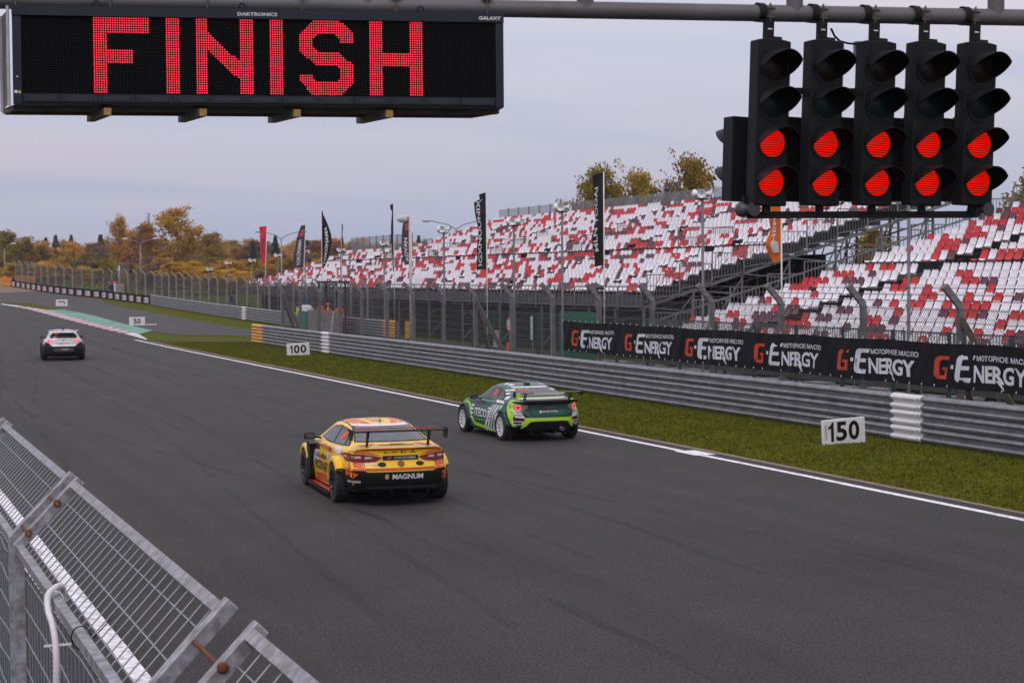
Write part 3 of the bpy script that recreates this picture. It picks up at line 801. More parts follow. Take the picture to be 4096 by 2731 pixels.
mb = MB(); mb.tube([(.9, .05, 1.98), (.94, .05, 1.90), (1.0, .06, 1.85), (1.1, .08, 1.83), (1.22, .12, 1.83)], .012, n=6); mb.build('cable', M_BLACK, lf)
for dx in (0, .05):
    mb = MB(); mb.tube([(1.24+dx, .14, 1.66), (1.235+dx, .14, 1.50), (1.20+dx, .15, 1.36), (1.28+dx, .16, 1.1)], .007, n=5); mb.build('cable', M_BLACK, lf)
def flood(s, z, lab):
    t = thing('signal_horn', lab, 'horn speaker', g2w(s, 0, z), R(8))
    mb = MB(); mb.lathe([(0, .16), (.05, .155), (.08, .10), (.082, .06), (.06, .02), (.04, 0), (.045, -.05), (.075, -.12), (.078, -.125)], Matrix.Rotation(R(90), 4, 'Z'), n=20)
    mb.build('body', pm('horn_grey', (.06, .06, .07), rough=.4), t, smooth=True, sharp=50)
    mb = MB(); mb.lathe([(0, -.118), (.074, -.118)], Matrix.Rotation(R(90), 4, 'Z'), n=20); mb.build('grille', pm('horn_grille', (.035, .032, .03), rough=.6), t)
    mb = MB()
    for k in range(-5, 6):
        w = math.sqrt(max(0, .073**2-(k*.0125)**2)); mb.bar((-w, -.122, k*.0125), (w, -.122, k*.0125), .004)
    mb.build('grille_bars', pm('horn_bar', (.14, .135, .13), rough=.5), t)
    MB().box(-.02, .02, .02, .06, .06, .14).build('bracket', M_BLACK, t)
    return t
flood(7.27, 4.455, 'small grey horn speaker under the start light nearest the LED sign')
flood(9.84, 4.445, 'small dark horn speaker at the end of the start lights away from the LED sign')

# ------------------------------------------------------------ pit wall and the fence the picture is taken over
M_GF = pm('zinc_spangle', (.30, .30, .32), rough=.5, metal=.4, var=.42, scale=22, detail=5, dirt=(.19, .175, .16), dscale=9)
M_GWIRE = pm('zinc_wire', (.26, .29, .30), rough=.4, metal=.5, var=.08)
wall = thing('pit_wall', 'low concrete pit wall below the nearby mesh fence', 'wall', (.9, 8, 0))
for k in range(10):
    MB().box(-.24, .16, -20+k*4+.01, -16+k*4-.01, -.2, .95).build('wall_block', M_CONC, wall)
BXs, BZ, TX, TZ2 = .96, 2.29, 1.31, 2.64
def near_panel(ya, yb, label):
    t = thing('pit_fence_panel', label, 'fence panel', (BXs, ya, .95)); dz = -.95
    L_ = yb-ya
    def post(y):
        mb = MB(); w = .06
        V = []
        for (x, z, dx, dz_) in ((0, 0, 1, 0), (0, BZ+dz-.01, 1, -.38), (TX-BXs, TZ2+dz, .707, -.707)):
            for sy in (0, w):
                V += [(x-dx*.029, y+sy, z-dz_*.029), (x+dx*.029, y+sy, z+dz_*.029)]
        F = []
        for i in range(2):
            a, b = 4*i, 4*i+4
            F += [(a, a+1, b+1, b), (a+2, b+2, b+3, a+3), (a, b, b+2, a+2), (a+1, a+3, b+3, b+1)]
        F += [(0, 2, 3, 1), (8, 9, 11, 10)]
        mb.add(V, F); o = mb.build('post', M_GF, t)
        m = o.modifiers.new('bevel', 'BEVEL'); m.width = .004; m.segments = 1
    post(0); post(L_-.06)
    d = Vector((TX-BXs, 0, TZ2-BZ)).normalized()
    top = Vector((TX-BXs, 0, TZ2+dz))-d*.045; bend = Vector((.0, 0, BZ+dz))-Vector((0, 0, .02))
    MB().bar(top+Vector((0, .06, 0)), top+Vector((0, L_-.06, 0)), .046, .046, up=(-.7, 0, .7)).build('top_rail', M_GF, t)
    MB().bar(bend+Vector((0, .06, 0)), bend+Vector((0, L_-.06, 0)), .046, .046).build('bend_rail', M_GF, t)
    mb = MB(); wr = .0034; o2 = Vector((.018, 0, -.018))
    n = 28
    A = Vector((0, 0, BZ+dz)); B = Vector((TX-BXs, 0, TZ2+dz)); 
    for k in range(1, n):
        y = .06+(L_-.12)*k/n
        mb.tube([A+o2+Vector((0, y, 0)), B-d*.05+o2*.3+Vector((0, y, 0))], wr, n=4, cap=False)
        mb.tube([(.034, y, .0), (.034, y, BZ+dz)], wr, n=4, cap=False)
    for f in (.10, .385, .70):
        p = A.lerp(B, f)+o2*.75
        mb.tube([p+Vector((0, .05, 0)), p+Vector((0, L_-.05, 0))], wr*1.15, n=4, cap=False)
    for k in range(1, 8):
        zz_ = (BZ+dz)*(1-k/7.6)
        pts = [(.028+.006*math.sin(q*2.1+k), .05+(L_-.1)*q/10, zz_+.012*math.sin(q*1.7+k)) for q in range(11)]
        mb.tube(pts, wr*1.1, n=4, cap=False)
    mb.build('wire_mesh', M_GWIRE, t)['kind'] = 'stuff'
    # bolts to the neighbour on the far side
    for f in (.16, .62):
        p = A.lerp(B, f)+Vector((0, 0, 0))
        mb = MB(); mb.tube([p+Vector((-.01, -.46, .01)), p+Vector((-.01, -.0, .01))], .009, n=8)
        mb.build('tie_bolt', M_RUST, t, smooth=True, sharp=50)
        p2 = p+Vector((-.005, L_-.06-.004, .012))
        mb = MB(); mb.lathe([(0, -.012), (.012, -.012), (.020, -.004), (.020, .008), (.0, .016)], Matrix.Translation(p2+Vector((-.0, 0, 0))) @ Matrix.Rotation(R(90), 4, 'Z'), n=10)
        mb.build('bolt_head', M_RUST, t, smooth=True)
    return t
near_panel(15.25, 19.4, 'galvanised mesh fence panel farthest along the pit wall')
near_panel(10.80, 14.93, 'galvanised mesh fence panel next along the pit wall beyond the one with the white conduit')
pf = near_panel(6.29, 10.54, 'angled galvanised mesh fence panel with white conduit tied to its rail')
near_panel(1.62, 5.88, 'galvanised mesh fence panel whose bent corner shows at the picture foot')
cond = thing('cable_conduit', 'white corrugated conduit hanging from the pit fence rail', 'conduit', (BXs, 8.5, 2.29))
pts = [(.05, .33, -.05), (.05, .32, .0), (.035, .28, .035), (.0, .22, .04), (-.045, .12, .02), (-.055, .02, -.03), (-.05, -.10, -.07), (-.05, -.20, -.13), (-.052, -.25, -.22), (-.055, -.25, -.4), (-.05, -.25, -.8), (-.05, -.25, -1.33)]
PP = [Vector(p) for p in pts]; fine = []
for i in range(len(PP)-1):
    p0_, p1_, p2_, p3_ = PP[max(0, i-1)], PP[i], PP[i+1], PP[min(len(PP)-1, i+2)]
    for k in range(12):
        q = k/12; fine.append(.5*((2*p1_)+(p2_-p0_)*q+(2*p0_-5*p1_+4*p2_-p3_)*q*q+(3*p1_-p0_-3*p2_+p3_)*q**3))
MB().tube(fine, [.0165 if k % 2 else .0135 for k in range(len(fine))], n=10).build('tube', pm('white_plastic', (.62, .60, .60), rough=.5), cond, smooth=True)
for (yy, rr) in ((.2, .05), (-.32, .03)):
    pass
MB().tube([(.03*math.cos(a)*1.3-.005, .17, -.015+.04*math.sin(a)*1.2) for a in np.linspace(0, 6.28, 14)], .003, n=4).build('tie', M_WHITE, cond)
MB().bar((-.10, -.20, -.15), (.02, -.22, -.145), .006, .010).build('tie', M_WHITE, cond)
wt = thing('tie_wire', 'thin dark wire looped round the pit fence rail', 'wire', (BXs, 7.72, 2.29))
MB().tube([(.04*math.cos(a), .06*math.sin(a*.5), -.02+.05*math.sin(a)) for a in np.linspace(0, 6.28, 18)]+[(.12, .0, .06)], .003, n=4).build('wire_loop', M_BLACK, wt)

# ------------------------------------------------------------ grandstands
M_SW = pm('seat_white', (.76, .735, .77), rough=.45, var=.06, scale=1.5)
M_SR = pm('seat_red', (.52, .018, .022), rough=.5, var=.15, scale=1.5)
M_SM = pm('seat_maroon', (.12, .032, .048), rough=.5, var=.2, scale=1.5)
M_STEP = pm('stand_deck', (.075, .075, .08), rough=.85, var=.2, scale=2)
M_STEEL = pm('stand_steel', (.17, .172, .18), rough=.55, metal=.3, var=.2, scale=3, dirt=(.13, .10, .085), dscale=1.0)
M_NETSHADE = pm('netting_and_shade', (.010, .016, .013), rough=.9, var=.4, scale=2)  # netting kept near black, so its colour carries the shade under the stands
M_SCREEN = pm('screen_mesh', (.27, .28, .31), rough=.8, alpha=.38)
XR = lambda j: 31.12+.79*j
ZB_ = lambda j: 2.67+.79*j*.295+max(0, j-11)*.022
ZF = lambda j: ZB_(j)-.82
# one moulded seat, backrest towards +X
sv, sf = [], []
prof = [(-.25, .455, .19), (-.235, .485, .208), (.08, .47, .208), (.135, .51, .208), (.205, .68, .202), (.235, .80, .178), (.238, .835, .125)]
for x, z, w in prof:
    sv += [(x, -w, z+.02), (x+.012, -w*.55, z-.008), (x+.012, w*.55, z-.008), (x, w, z+.02)]
for i in range(len(prof)-1):
    for q in range(3): sf.append((i*4+q, i*4+q+1, (i+1)*4+q+1, (i+1)*4+q))
nb = len(sv)   # thin back side so that the shell has depth
sv += [(x+.03, y, z-.03) for x, y, z in [(-.25, -.18, .465), (-.25, .18, .465), (.10, -.2, .45), (.10, .2, .45), (.265, -.14, .82), (.265, .14, .82)]]
sf += [(nb, nb+1, nb+3, nb+2), (nb+2, nb+3, nb+5, nb+4)]
SV, SF = np.array(sv), np.array(sf)
def seat_mesh(m):
    me = mesh_np('seat', SV, SF, m); me.shade_smooth(); return me
SEATM = [seat_mesh(M_SW), seat_mesh(M_SR), seat_mesh(M_SM)]
def seat_rows(rows, yfun, aisles):
    """list of (x,y,z,colour)"""
    S = []; below = {}
    for j in rows:
        y0, y1 = yfun(j); y = y0+.3; prev = 0; cur = {}; k = 0
        while y < y1-.2:
            r = rng.random()
            if r < .22: c = prev
            elif r < .40 and k in below: c = below[k]
            else: c = int(rng.choice(3, p=(.62, .25, .13)))
            prev = c; cur[k] = c
            if not any(a < y < b for a, b in aisles) and rng.random() > .004:
                S.append((XR(j)-.18, y, ZF(j), c))
            y += .49; k += 1
        below = cur
    return S
def put_seats(parent, S, keyf, n=300):
    S = sorted(S, key=keyf); o0 = parent.location
    for x, y, z, c in S[:n]:
        o = link('seat', SEATM[c], parent, (x-o0.x, y-o0.y, z-o0.z)); o.rotation_euler = (0, R(rng.uniform(-1.5, 1.5)), 0)
    rest = S[n:]
    P = np.array([(x-o0.x, y-o0.y, z-o0.z) for x, y, z, c in rest]); C_ = np.array([c for *_, c in rest])
    V = (SV[None]+P[:, None]).reshape(-1, 3); F = (SF[None]+(np.arange(len(P))*len(SV))[:, None, None]).reshape(-1, 4)
    me = mesh_np('seats', V, F, [M_SW, M_SR, M_SM], np.repeat(C_, len(SF)))
    o = link('seats', me, parent); o['kind'] = 'stuff'
def rail_panel(parent, P, Q, h, nb=9, name='railing', z_lo=.1, r=.02):
    """upright barred panel from P to Q (floor points)"""
    P, Q = Vector(P), Vector(Q); U = Vector((0, 0, 1)); mb = MB(); zt_ = max(P.z, Q.z)
    top = [Vector((p.x, p.y, zt_+h)) for p in (P, Q)]
    mb.bar(top[0], top[1], r*2.2); mb.bar(P+U*z_lo, Q+U*z_lo, r*2)
    for k in range(nb+1):
        a = P.lerp(Q, k/nb); w = r*2.4 if k in (0, nb) else r*1.1
        mb.bar(a+U*(z_lo if 0 < k < nb else -.05), Vector((a.x, a.y, zt_+h)), w)
    return mb.build(name, M_STEEL, parent)
def stand(name, label, j0, j1, y0, y1, walk, loc, ends, frames, rail_ys=()):
    t = thing(name, label, 'grandstand', loc)
    o0 = Vector(loc)
    for j in range(j0, j1+1):
        mb = MB(); x = XR(j)-o0.x; z = ZF(j)-o0.z
        mb.box(x-.56, x+.235, y0-o0.y, y1-o0.y, z-.05, z)
        mb.box(x+.20, x+.235, y0-o0.y+.01, y1-o0.y-.01, z+.002, ZF(j+1)-o0.z-.052)
        mb.build('row_deck', M_STEP, t)
    for y in frames:      # raking steel frames below the decks
        mb = MB(); y -= o0.y
        A = Vector((XR(j0)-.6-o0.x, y, ZF(j0)-.22-o0.z)); B = Vector((XR(j1)+.3-o0.x, y, ZF(j1)-.22-o0.z))
        mb.bar(A, B, .10, .12); n = 7
        mb.bar(A+Vector((0, 0, -.75)) if A.z+o0.z > 1.2 else Vector((A.x, y, .15-o0.z)), B+Vector((0, 0, -1.0)), .07, .08)
        for k in range(n+1):
            p = A.lerp(B, k/n); mb.bar(p, Vector((p.x, y, -.1-o0.z)), .09)
            if k < n:
                q = A.lerp(B, (k+1)/n)
                mb.bar(p, q+Vector((0, 0, -.9)), .05); mb.bar(Vector((p.x, y, .2-o0.z)), q+Vector((0, 0, -.2)), .05)
                mb.bar(Vector((p.x, y, p.z*.45-o0.z*.55)), Vector((q.x, y, p.z*.45-o0.z*.55)), .05)
        mb.build('support_frame', M_STEEL, t)
    for y in ends:
        for j in range(j0, j1, 2):
            rail_panel(t, (XR(j)-.5-o0.x, y-o0.y, ZF(j)-o0.z), (XR(j+2)-.54-o0.x, y-o0.y, ZF(j+1)-o0.z), .95, nb=10, name='end_railing', r=.018)
    return t
# the stand beside the banner fence
NS = stand('grandstand', 'grandstand of white, red and maroon seats directly behind the black banner', -3, 22, 24, 60, 7, (28, 42, 0), (60.12,), (60.0, 56.6, 53, 49.5, 46, 42.5, 39, 35.5, 32))
S = seat_rows([j for j in range(-3, 23) if j != 7], lambda j: (26, 60), [(53.15, 54.6), (38.2, 39.6)])
put_seats(NS, S, lambda s: math.hypot(s[0], s[1])+(1000 if s[1] < s[0]*.88 else 0))
for y in np.arange(24, 59, 2.4):
    rail_panel(NS, (XR(-3)-.75-28, y-42, ZF(-3)), (XR(-3)-.75-28, y+2.36-42, ZF(-3)), .98, nb=18, name='front_railing', r=.016)
MB().box(XR(-3)-.62-28, XR(-3)-.58-28, 24-42, 60-42, .5, ZF(-3)-.06).build('front_fascia', M_STEP, NS)
# the long stand
MS = stand('grandstand', 'long grandstand of white, red and maroon seats beyond the stair gap', 3, 23, 71, 135, 11, (33, 95, 0), (70.88,), (71.0, 74, 77, 83, 89, 95, 101, 107, 113, 119, 125, 131, 135))
for j in range(3, 15):
    mb = MB(); x = XR(j)-33; z = ZF(j); mb.box(x-.56, x+.235, 135.02-95, 153-95, z-.05, z); mb.box(x+.2, x+.235, 135.02-95, 153-95, z+.002, ZF(j+1)-.052); mb.build('row_deck', M_STEP, MS)
AIS = [(76.4+12.2*k, 77.6+12.2*k) for k in range(7)]
S = seat_rows([j for j in range(3, 24) if j != 11], lambda j: (71, 153 if j < 15 else 135), AIS)
put_seats(MS, S, lambda s: math.hypot(s[0], s[1]))
MB().box(XR(3)-.64-33, XR(3)-.60-33, 71-95, 153-95, 2.30, 2.78).build('front_fascia', M_STEP, MS)
MB().box(XR(11)+.1-33, XR(11)+.14-33, 71-95, 153-95, ZF(11), ZF(12)-.06).build('walkway_fascia', M_STEP, MS)
for y in np.arange(71, 152, 2.5):
    rail_panel(MS, (XR(3)-.72-33, y-95, ZF(3)-.3), (XR(3)-.72-33, y+2.46-95, ZF(3)-.3), .95, nb=5, name='front_railing', r=.02)
for k in range(29):
    y = 71+k*2.2; o = MB().box(XR(23)+.5-33, XR(23)+.52-33, y+.04-95, y+2.16-95, ZF(23)+.1, 8.93).build('screen_panel', M_SCREEN, MS)
    MB().box(XR(23)+.46-33, XR(23)+.53-33, y-.035-95, y+.035-95, ZF(23)-.6, 8.98).build('screen_post', M_STEEL, MS)
for k in range(9):
    y = 135.2+k*2.0; MB().box(XR(14)+.5-33, XR(14)+.52-33, y+.04-95, y+1.96-95, ZF(14), ZF(14)+1.9).build('screen_panel', M_SCREEN, MS)
    MB().box(XR(14)+.46-33, XR(14)+.53-33, y-.035-95, y+.035-95, ZF(14)-.6, ZF(14)+1.95).build('screen_post', M_STEEL, MS)
MB().box(34.6-33, 34.65-33, 71.2-95, 152.8-95, 0, 2.25).build('under_stand_netting_shade', M_NETSHADE, MS)  # netting sheets added to darken the space under the long stand
MB().box(42-33, 42.05-33, 71.2-95, 152.8-95, 0, 4.6).build('under_stand_netting_shade', M_NETSHADE, MS)
MB().box(34.-28, 34.05-28, 26-42, 59.8-42, 0, 2.4).build('under_stand_netting_shade', M_NETSHADE, NS)  # added sheets, standing in for the shade below the near stand
MB().box(42.-28, 42.05-28, 26-42, 59.8-42, 0, 4.4).build('under_stand_netting_shade', M_NETSHADE, NS)
for y in (79.5, 95, 108, 121, 132):      # stair boxes above the walkway
    for k in range(3):
        rail_panel(MS, (XR(12+2*k)-.5-33, y+.0-95, ZF(12+2*k)), (XR(12+2*k)-.5-33, y+2.2-k*.1-95, ZF(12+2*k)), .9, nb=9, name='stair_railing', r=.017)
    rail_panel(MS, (XR(11)-33, y+2.3-95, ZF(11)), (XR(15)-33, y+2.3-95, ZF(14)), .9, nb=9, name='stair_railing', r=.017)

# concrete blocks standing before the near stand
for k in range(26):
    y = 27.5+k*1.42+rng.uniform(-.1, .1)
    o = MB().box(-.28, .28, -.52, .52, -.05, rng.uniform(.5, .6)).build('concrete_block', M_CONC)
    o.location = (26.9+rng.uniform(-.08, .08), y, 0); o.rotation_euler = (0, 0, R(rng.uniform(-3, 3)))
    tag(o, 'weathered concrete block in the row at the foot of the near grandstand', 'concrete block', 'concrete blocks below the banner')
# green service fence behind
M_GRN = pm('green_steel', (.006, .048, .030), rough=.55, var=.15)
M_GRNB = pm('green_board', (.004, .125, .058), rough=.5, var=.12, scale=2)
gf = thing('service_fence', 'low dark green mesh fence in front of the grandstands', 'fence', (25.6, 50, 0))
gp = None
for k, y in enumerate(np.arange(20, 74, 2.5)):
    o = MB().box(-.04, .04, -.04, .04, 0, 2.35).build('post', M_GRN, gf) if gp is None else link('post', gp.data, gf)
    gp = gp or o; o.location = (0, y-50, -.05)
mb = MB(); lattice(mb, 0, -30, 23, .1, 2.3, .14, .0035); mb.build('wire_netting', M_GRN, gf)['kind'] = 'stuff'
mb = MB()
for z in (.12, 1.2, 2.28): mb.tube([(0, -30, z), (0, 23, z)], .012, n=5)
mb.build('line_wire', M_GRN, gf)
MB().bar((.0, 17, .2), (0, 23, 2.2), .05).build('brace', M_GRN, gf)
gb = thing('green_board', 'bright green hoarding behind the left end of the black banner', 'hoarding', (24.7, 58.9, .1))
MB().box(-.03, .03, -1.6, 1.65, .35, 2.35).build('panel', M_GRNB, gb)
for s in (-1.2, 1.2): MB().box(.035, .09, s-.03, s+.03, -.2, 2.3).build('leg', M_GRN, gb)
rs = thing('round_sign', 'round white sign with a red rim beside the debris fence', 'sign', (23.9, 57.55+6.1, 1.2))
mb = MB(); mb.lathe([(0, -.012), (.23, -.012), (.23, .012), (0, .012)], None, n=24); mb.build('disc', M_WHITE, rs, loc=(0, 0, .72))
mb = MB(); mb.lathe([(.225, -.016), (.29, -.016), (.29, .016), (.225, .016)], None, n=24); mb.build('rim', M_SR, rs, loc=(0, 0, .72))
MB().box(.0, .05, -.025, .025, -1.3, .6).build('pole', M_POST, rs)
vs_ = thing('strip_sign', 'narrow white strip sign hanging on a post by the round sign', 'sign', (24.0, 61.6, 1.4))
MB().box(-.01, .01, -.1, .1, .0, .85).build('panel', M_WHITE, vs_)
flat_text('СТОП', frame3((-.013, .05, .78), (0, 0, -1), (0, -1, 0)) @ Matrix.Scale(-1, 4, (0, 1, 0)), .7, .1, M_BLACK, vs_)
MB().box(.012, .05, -.02, .02, -1.5, .9).build('pole', M_POST, vs_)
cone = thing('traffic_cone', 'small orange and white cone behind the guardrail', 'cone', (24.2, 64.6, 0))
M_ORN = pm('orange_plastic', (.75, .10, .015), rough=.5)
MB().lathe([(.0, 1.2), (.05, 1.2), (.10, .8)], None, n=12, axis='z').build('tip', M_ORN, cone)
MB().lathe([(.10, .8), (.13, .55)], None, n=12, axis='z').build('band', M_WHITE, cone)
MB().lathe([(.13, .55), (.18, .03), (.25, .03), (.25, 0), (0, 0)], None, n=12, axis='z').build('body', M_ORN, cone)
bag = thing('hanging_poster', 'crumpled pale poster hanging on the green fence', 'poster', (25.5, 69.5, .8))
MB().add([(0.02*math.sin(3*i+j), -.3+.3*i, .35*j) for i in range(3) for j in range(3)], [(i*3+j, i*3+j+1, (i+1)*3+j+1, (i+1)*3+j) for i in range(2) for j in range(2)]).build('sheet', pm('pale_paper', (.38, .38, .40)), bag)

# ------------------------------------------------------------ loudspeaker poles, street lamps, flags
M_POLE = pm('lamp_pole', (.235, .235, .25), rough=.5, metal=.3, var=.12, scale=2)
def horn(mb, o, d, s=1.):
    q = Vector(d).to_track_quat('X', 'Z').to_matrix().to_4x4(); T = Matrix.Translation(o) @ q
    mb.lathe([(0, -.17*s), (.07*s, -.16*s), (.09*s, -.10*s), (.06*s, -.06*s), (.055*s, 0), (.09*s, .14*s), (.19*s, .30*s), (.18*s, .30*s), (.0, .05*s)], T, n=14)
sp0 = None
for y, z in ((37.28, 5.97), (48.27, 5.97), (59.31, 5.98), (64.16, 5.62), (72.55, 5.54), (81.44, 5.16), (89.11, 4.97), (96.54, 5.01), (103.07, 4.88), (109.97, 4.65), (117.13, 4.55), (123.5, 4.16)):
    px_ = 24.3
    if y > 80: px_ = 32.6; z = 3.8+(z-3.8)*32.6/24.3; y *= 32.6/24.3
    t = thing('loudspeaker_pole', 'grey pole topped with white horn loudspeakers behind the debris fence', 'loudspeaker pole', (px_, y, z), group='loudspeaker poles behind the debris fence')
    MB().tube([(0, 0, -z-.1+zt(y)), (0, 0, 0)], .042, n=10).build('pole', M_POLE, t, smooth=True, sharp=50)
    if sp0 is None:
        sp0 = t
        sp_parts = [MB().box(-.17, .17, -.12, .12, 0, .04).build('bracket', M_BLACK, t)]
        for dd in ((.75, -.65, .02), (-.5, -.8, .0), (-.35, .9, .05)):
            mb = MB(); horn(mb, Vector((dd[0]*.10, dd[1]*.10, .18)), dd, .72); mb.bar((dd[0]*.05, dd[1]*.05, .03), (dd[0]*.12, dd[1]*.12, .2), .05)
            sp_parts.append(mb.build('horn', M_WHITE, t, smooth=True, sharp=50))
    else:
        for ch in sp_parts:
            q = ch.copy(); COL.objects.link(q); q.parent = t
def street_lamp(loc, arms, label, h):
    x, y = loc; g = zt(y); t = thing('street_lamp', label, 'street lamp', (x, y, g))
    MB().tube([(0, 0, -.1), (0, 0, h-.7)], .09, n=10, r2=.06).build('pole', M_POLE, t, smooth=True)
    for dx, dy in arms:
        MB().tube([(0, 0, h-.75), (dx*.25, dy*.25, h-.35), (dx*.8, dy*.8, h-.02)], .045, n=6).build('arm', M_POLE, t, smooth=True)
        mb = MB(); p = Vector((dx*.95, dy*.95, h)); d = Vector((dx, dy, .1)).normalized()
        q = d.to_track_quat('X', 'Z').to_matrix().to_4x4(); mb.lathe([(0, -.38), (.09, -.34), (.15, .05), (.12, .30), (0, .38)], Matrix.Translation(p) @ q, n=10)
        mb.build('lamp_head', pm('lamp_head_grey', (.5, .5, .52), rough=.4), t, smooth=True)
street_lamp((40, 168), ((-2.1, .7), (2.1, -.7)), 'double armed street lamp between the red flag and the dark flag', 7.4)
street_lamp((50, 146), ((-2.5, .9), (2.5, -.9)), 'double armed street lamp behind the far end of the long grandstand', 8.1)
street_lamp((36.9, 232.2), ((-1.9, .7), (1.9, -.7)), 'double armed street lamp in front of the big golden birch', 6.6)
street_lamp((23.3, 269), ((1.3, -.3),), 'single armed street lamp behind the orange barrier', 5.9)
t = thing('globe_lamp', 'white pole with a single globe lamp above the debris fence', 'street lamp', (28, 89.1, 0))
MB().tube([(0, 0, -.1), (0, 0, 6.85)], .06, n=10).build('pole', pm('pale_pole', (.45, .43, .42), rough=.5), t, smooth=True)
mb = MB(); mb.lathe([(0, -.3), (.12, -.27), (.2, -.1), (.2, .08), (.1, .25), (0, .28)], Matrix.Translation((-.35, .1, 6.7)), n=14); mb.build('globe', pm('lamp_head_grey', (.5, .5, .52)), t, smooth=True)
MB().tube([(0, 0, 6.8), (-.2, .06, 6.78)], .03, n=6).build('arm', M_POLE, t)

def flag(label, y, zt_, zb, w, colr, txt, tcol, edge, lean=0., X=24.3, tscale=.5, th=.30, acc=None, tstart=.06, flip=False, toff=.34, rot=0.):
    """tall banner flag; edge(t) gives the free edge (0..1 of w) from bottom to top; w>0 blows away from the camera"""
    if y > 78:
        q_ = 32.2/24.3; X *= q_; y *= q_; zt_ = 3.8+(zt_-3.8)*q_; zb = 3.8+(zb-3.8)*q_; lean *= q_
    t = thing('banner_flag', label, 'flag', (X, y, 0), R(rot)); H = zt_-zb
    lx = lambda z: lean*z/zt_
    MB().tube([(0, lx(0), -.1), (0, lx(zt_), zt_+.03)], .022, n=8).build('pole', pm('flag_pole', (.62, .60, .60), rough=.4), t, smooth=True)
    mb = MB(); nz, nw = 30, 6; V = []
    off = lambda f, g: (.05*math.sin(f*7+g*3)*g+.03*math.sin(f*15)*g, )[0]
    for i in range(nz+1):
        f = i/nz; z = zb+H*f; ww = w*edge(f)
        for k in range(nw+1):
            g = k/nw; V.append((off(f, g), lx(z)+ww*g, z-.06*g*g))
    mb.add(V, [(i*(nw+1)+k, i*(nw+1)+k+1, (i+1)*(nw+1)+k+1, (i+1)*(nw+1)+k) for i in range(nz) for k in range(nw)])
    mb.build('cloth', pm('flag_'+label.split()[0]+str(int(y)), colr, rough=.75, var=.15, scale=2, spec=.15), t, smooth=True)
    Vt, Ft = text_fit(txt, H*tscale, th, bold=.02)
    sgn = 1 if w > 0 else -1
    def mp_(a, b):
        f = tstart+a/H; z = zb+H*f; ww = w*edge(min(1, f)); g = toff+b*(1 if sgn > 0 else -1)/abs(w)*1. if sgn > 0 else toff-b/abs(w)
        g = max(0.02, min(.99, g))
        return (off(f, g)-.012, lx(z)+ww*g, z-.06*g*g)
    MB().add([mp_(a, b) for a, b in Vt], Ft).build('lettering', pm('flag_letter_'+tcol, (.62, .62, .64) if tcol == 'w' else (.03, .03, .06), rough=.6), t)
    if acc:
        f0, f1, col = acc
        VV = []
        for i in range(5):
            f = f0+(f1-f0)*i/4; z = zb+H*f; ww = w*edge(f)
            for g in (.2, .7): VV.append((off(f, g)-.012, lx(z)+ww*g, z-.06*g*g))
        MB().add(VV, [(2*i, 2*i+1, 2*i+3, 2*i+2) for i in range(4)]).build('emblem', pm('flag_acc_'+str(int(y)), col, rough=.7), t)
    return t
K = (.012, .011, .014); P_ = (.062, .050, .072)
flag('straight black banner flag lettered in white, tallest in front of the long grandstand', 55.6, 7.19, 4.08, .92, K, 'MLN TODAI', 'w', lambda f: .93+.07*f-.05*math.sin(5*f), tscale=.70, th=.30, tstart=.16, toff=.55)
flag('black banner flag twisted to show broken white lettering', 67.2, 7.04, 4.02, .78, (.018, .019, .024), 'IGXNUUNIX', 'w', rot=22, edge=lambda f: .82+.18*math.sin(3+5*f) if f < .93 else .55, lean=-.0, tscale=.88, th=.26, tstart=.05, toff=.52)
flag('orange banner flag with pale lettering below the start lights', 43.5, 5.75, 4.12, .95, (.62, .13, .012), 'CHEM', 'w', lambda f: .55+.45*f+.12*math.sin(6*f), tscale=.62, th=.26, tstart=.14, toff=.35, acc=(.14, .32, (.6, .58, .58)))
flag('curved black banner flag blown outward with white lettering', 92.9, 7.24, 4.2, -.75, K, 'YOKOHAMA', 'w', rot=50, edge= lambda f: .16+.84*math.sin(math.pi*min(1, f*1.05))**1.0 if f > .05 else .2, tscale=.66, th=.26, tstart=.06, toff=.7)
flag('very thin folded dark flag on a pole', 88.9, 6.43, 4.34, -.28, K, 'ADVAN', 'w', lambda f: .5+.5*math.sin(8*f)**2, tscale=.4, th=.07, toff=.7)
flag('dark flag wrapped round its pole with a long drooping tail', 79.8, 7.09, 4.0, .42, (.03, .024, .034), 'YOKO', 'w', rot=40, edge= lambda f: (.30+.3*f) if f > .92 else .25+.35*math.sin(3*f)**2, tscale=.35, th=.14, toff=.6)
flag('violet grey flag half hidden behind the wrapped dark flag', 79.0, 6.48, 4.3, .7, P_, 'ADVAN', 'w', rot=45, edge= lambda f: .7+.3*math.sin(3*f), X=24.9, tscale=.5, th=.24, toff=.4, acc=(.72, .86, (.35, .06, .08)))
flag('violet grey banner flag with white lettering and red mark', 97.6, 6.61, 4.26, .85, P_, 'YOKOHAMA', 'w', rot=50, edge= lambda f: 1-.55*f**3, lean=-.35, tscale=.62, th=.30, tstart=.05, toff=.36, acc=(.74, .9, (.4, .05, .07)))
flag('red banner flag with dark lettering', 106.9, 6.8, 4.6, .72, (.58, .03, .05), 'RITSA', 'k', rot=50, edge= lambda f: .35+.65*abs(f-.12)**.5 if f < .8 else .8+1.0*(f-.8), lean=-.3, tscale=.4, th=.34, tstart=.3, toff=.25)

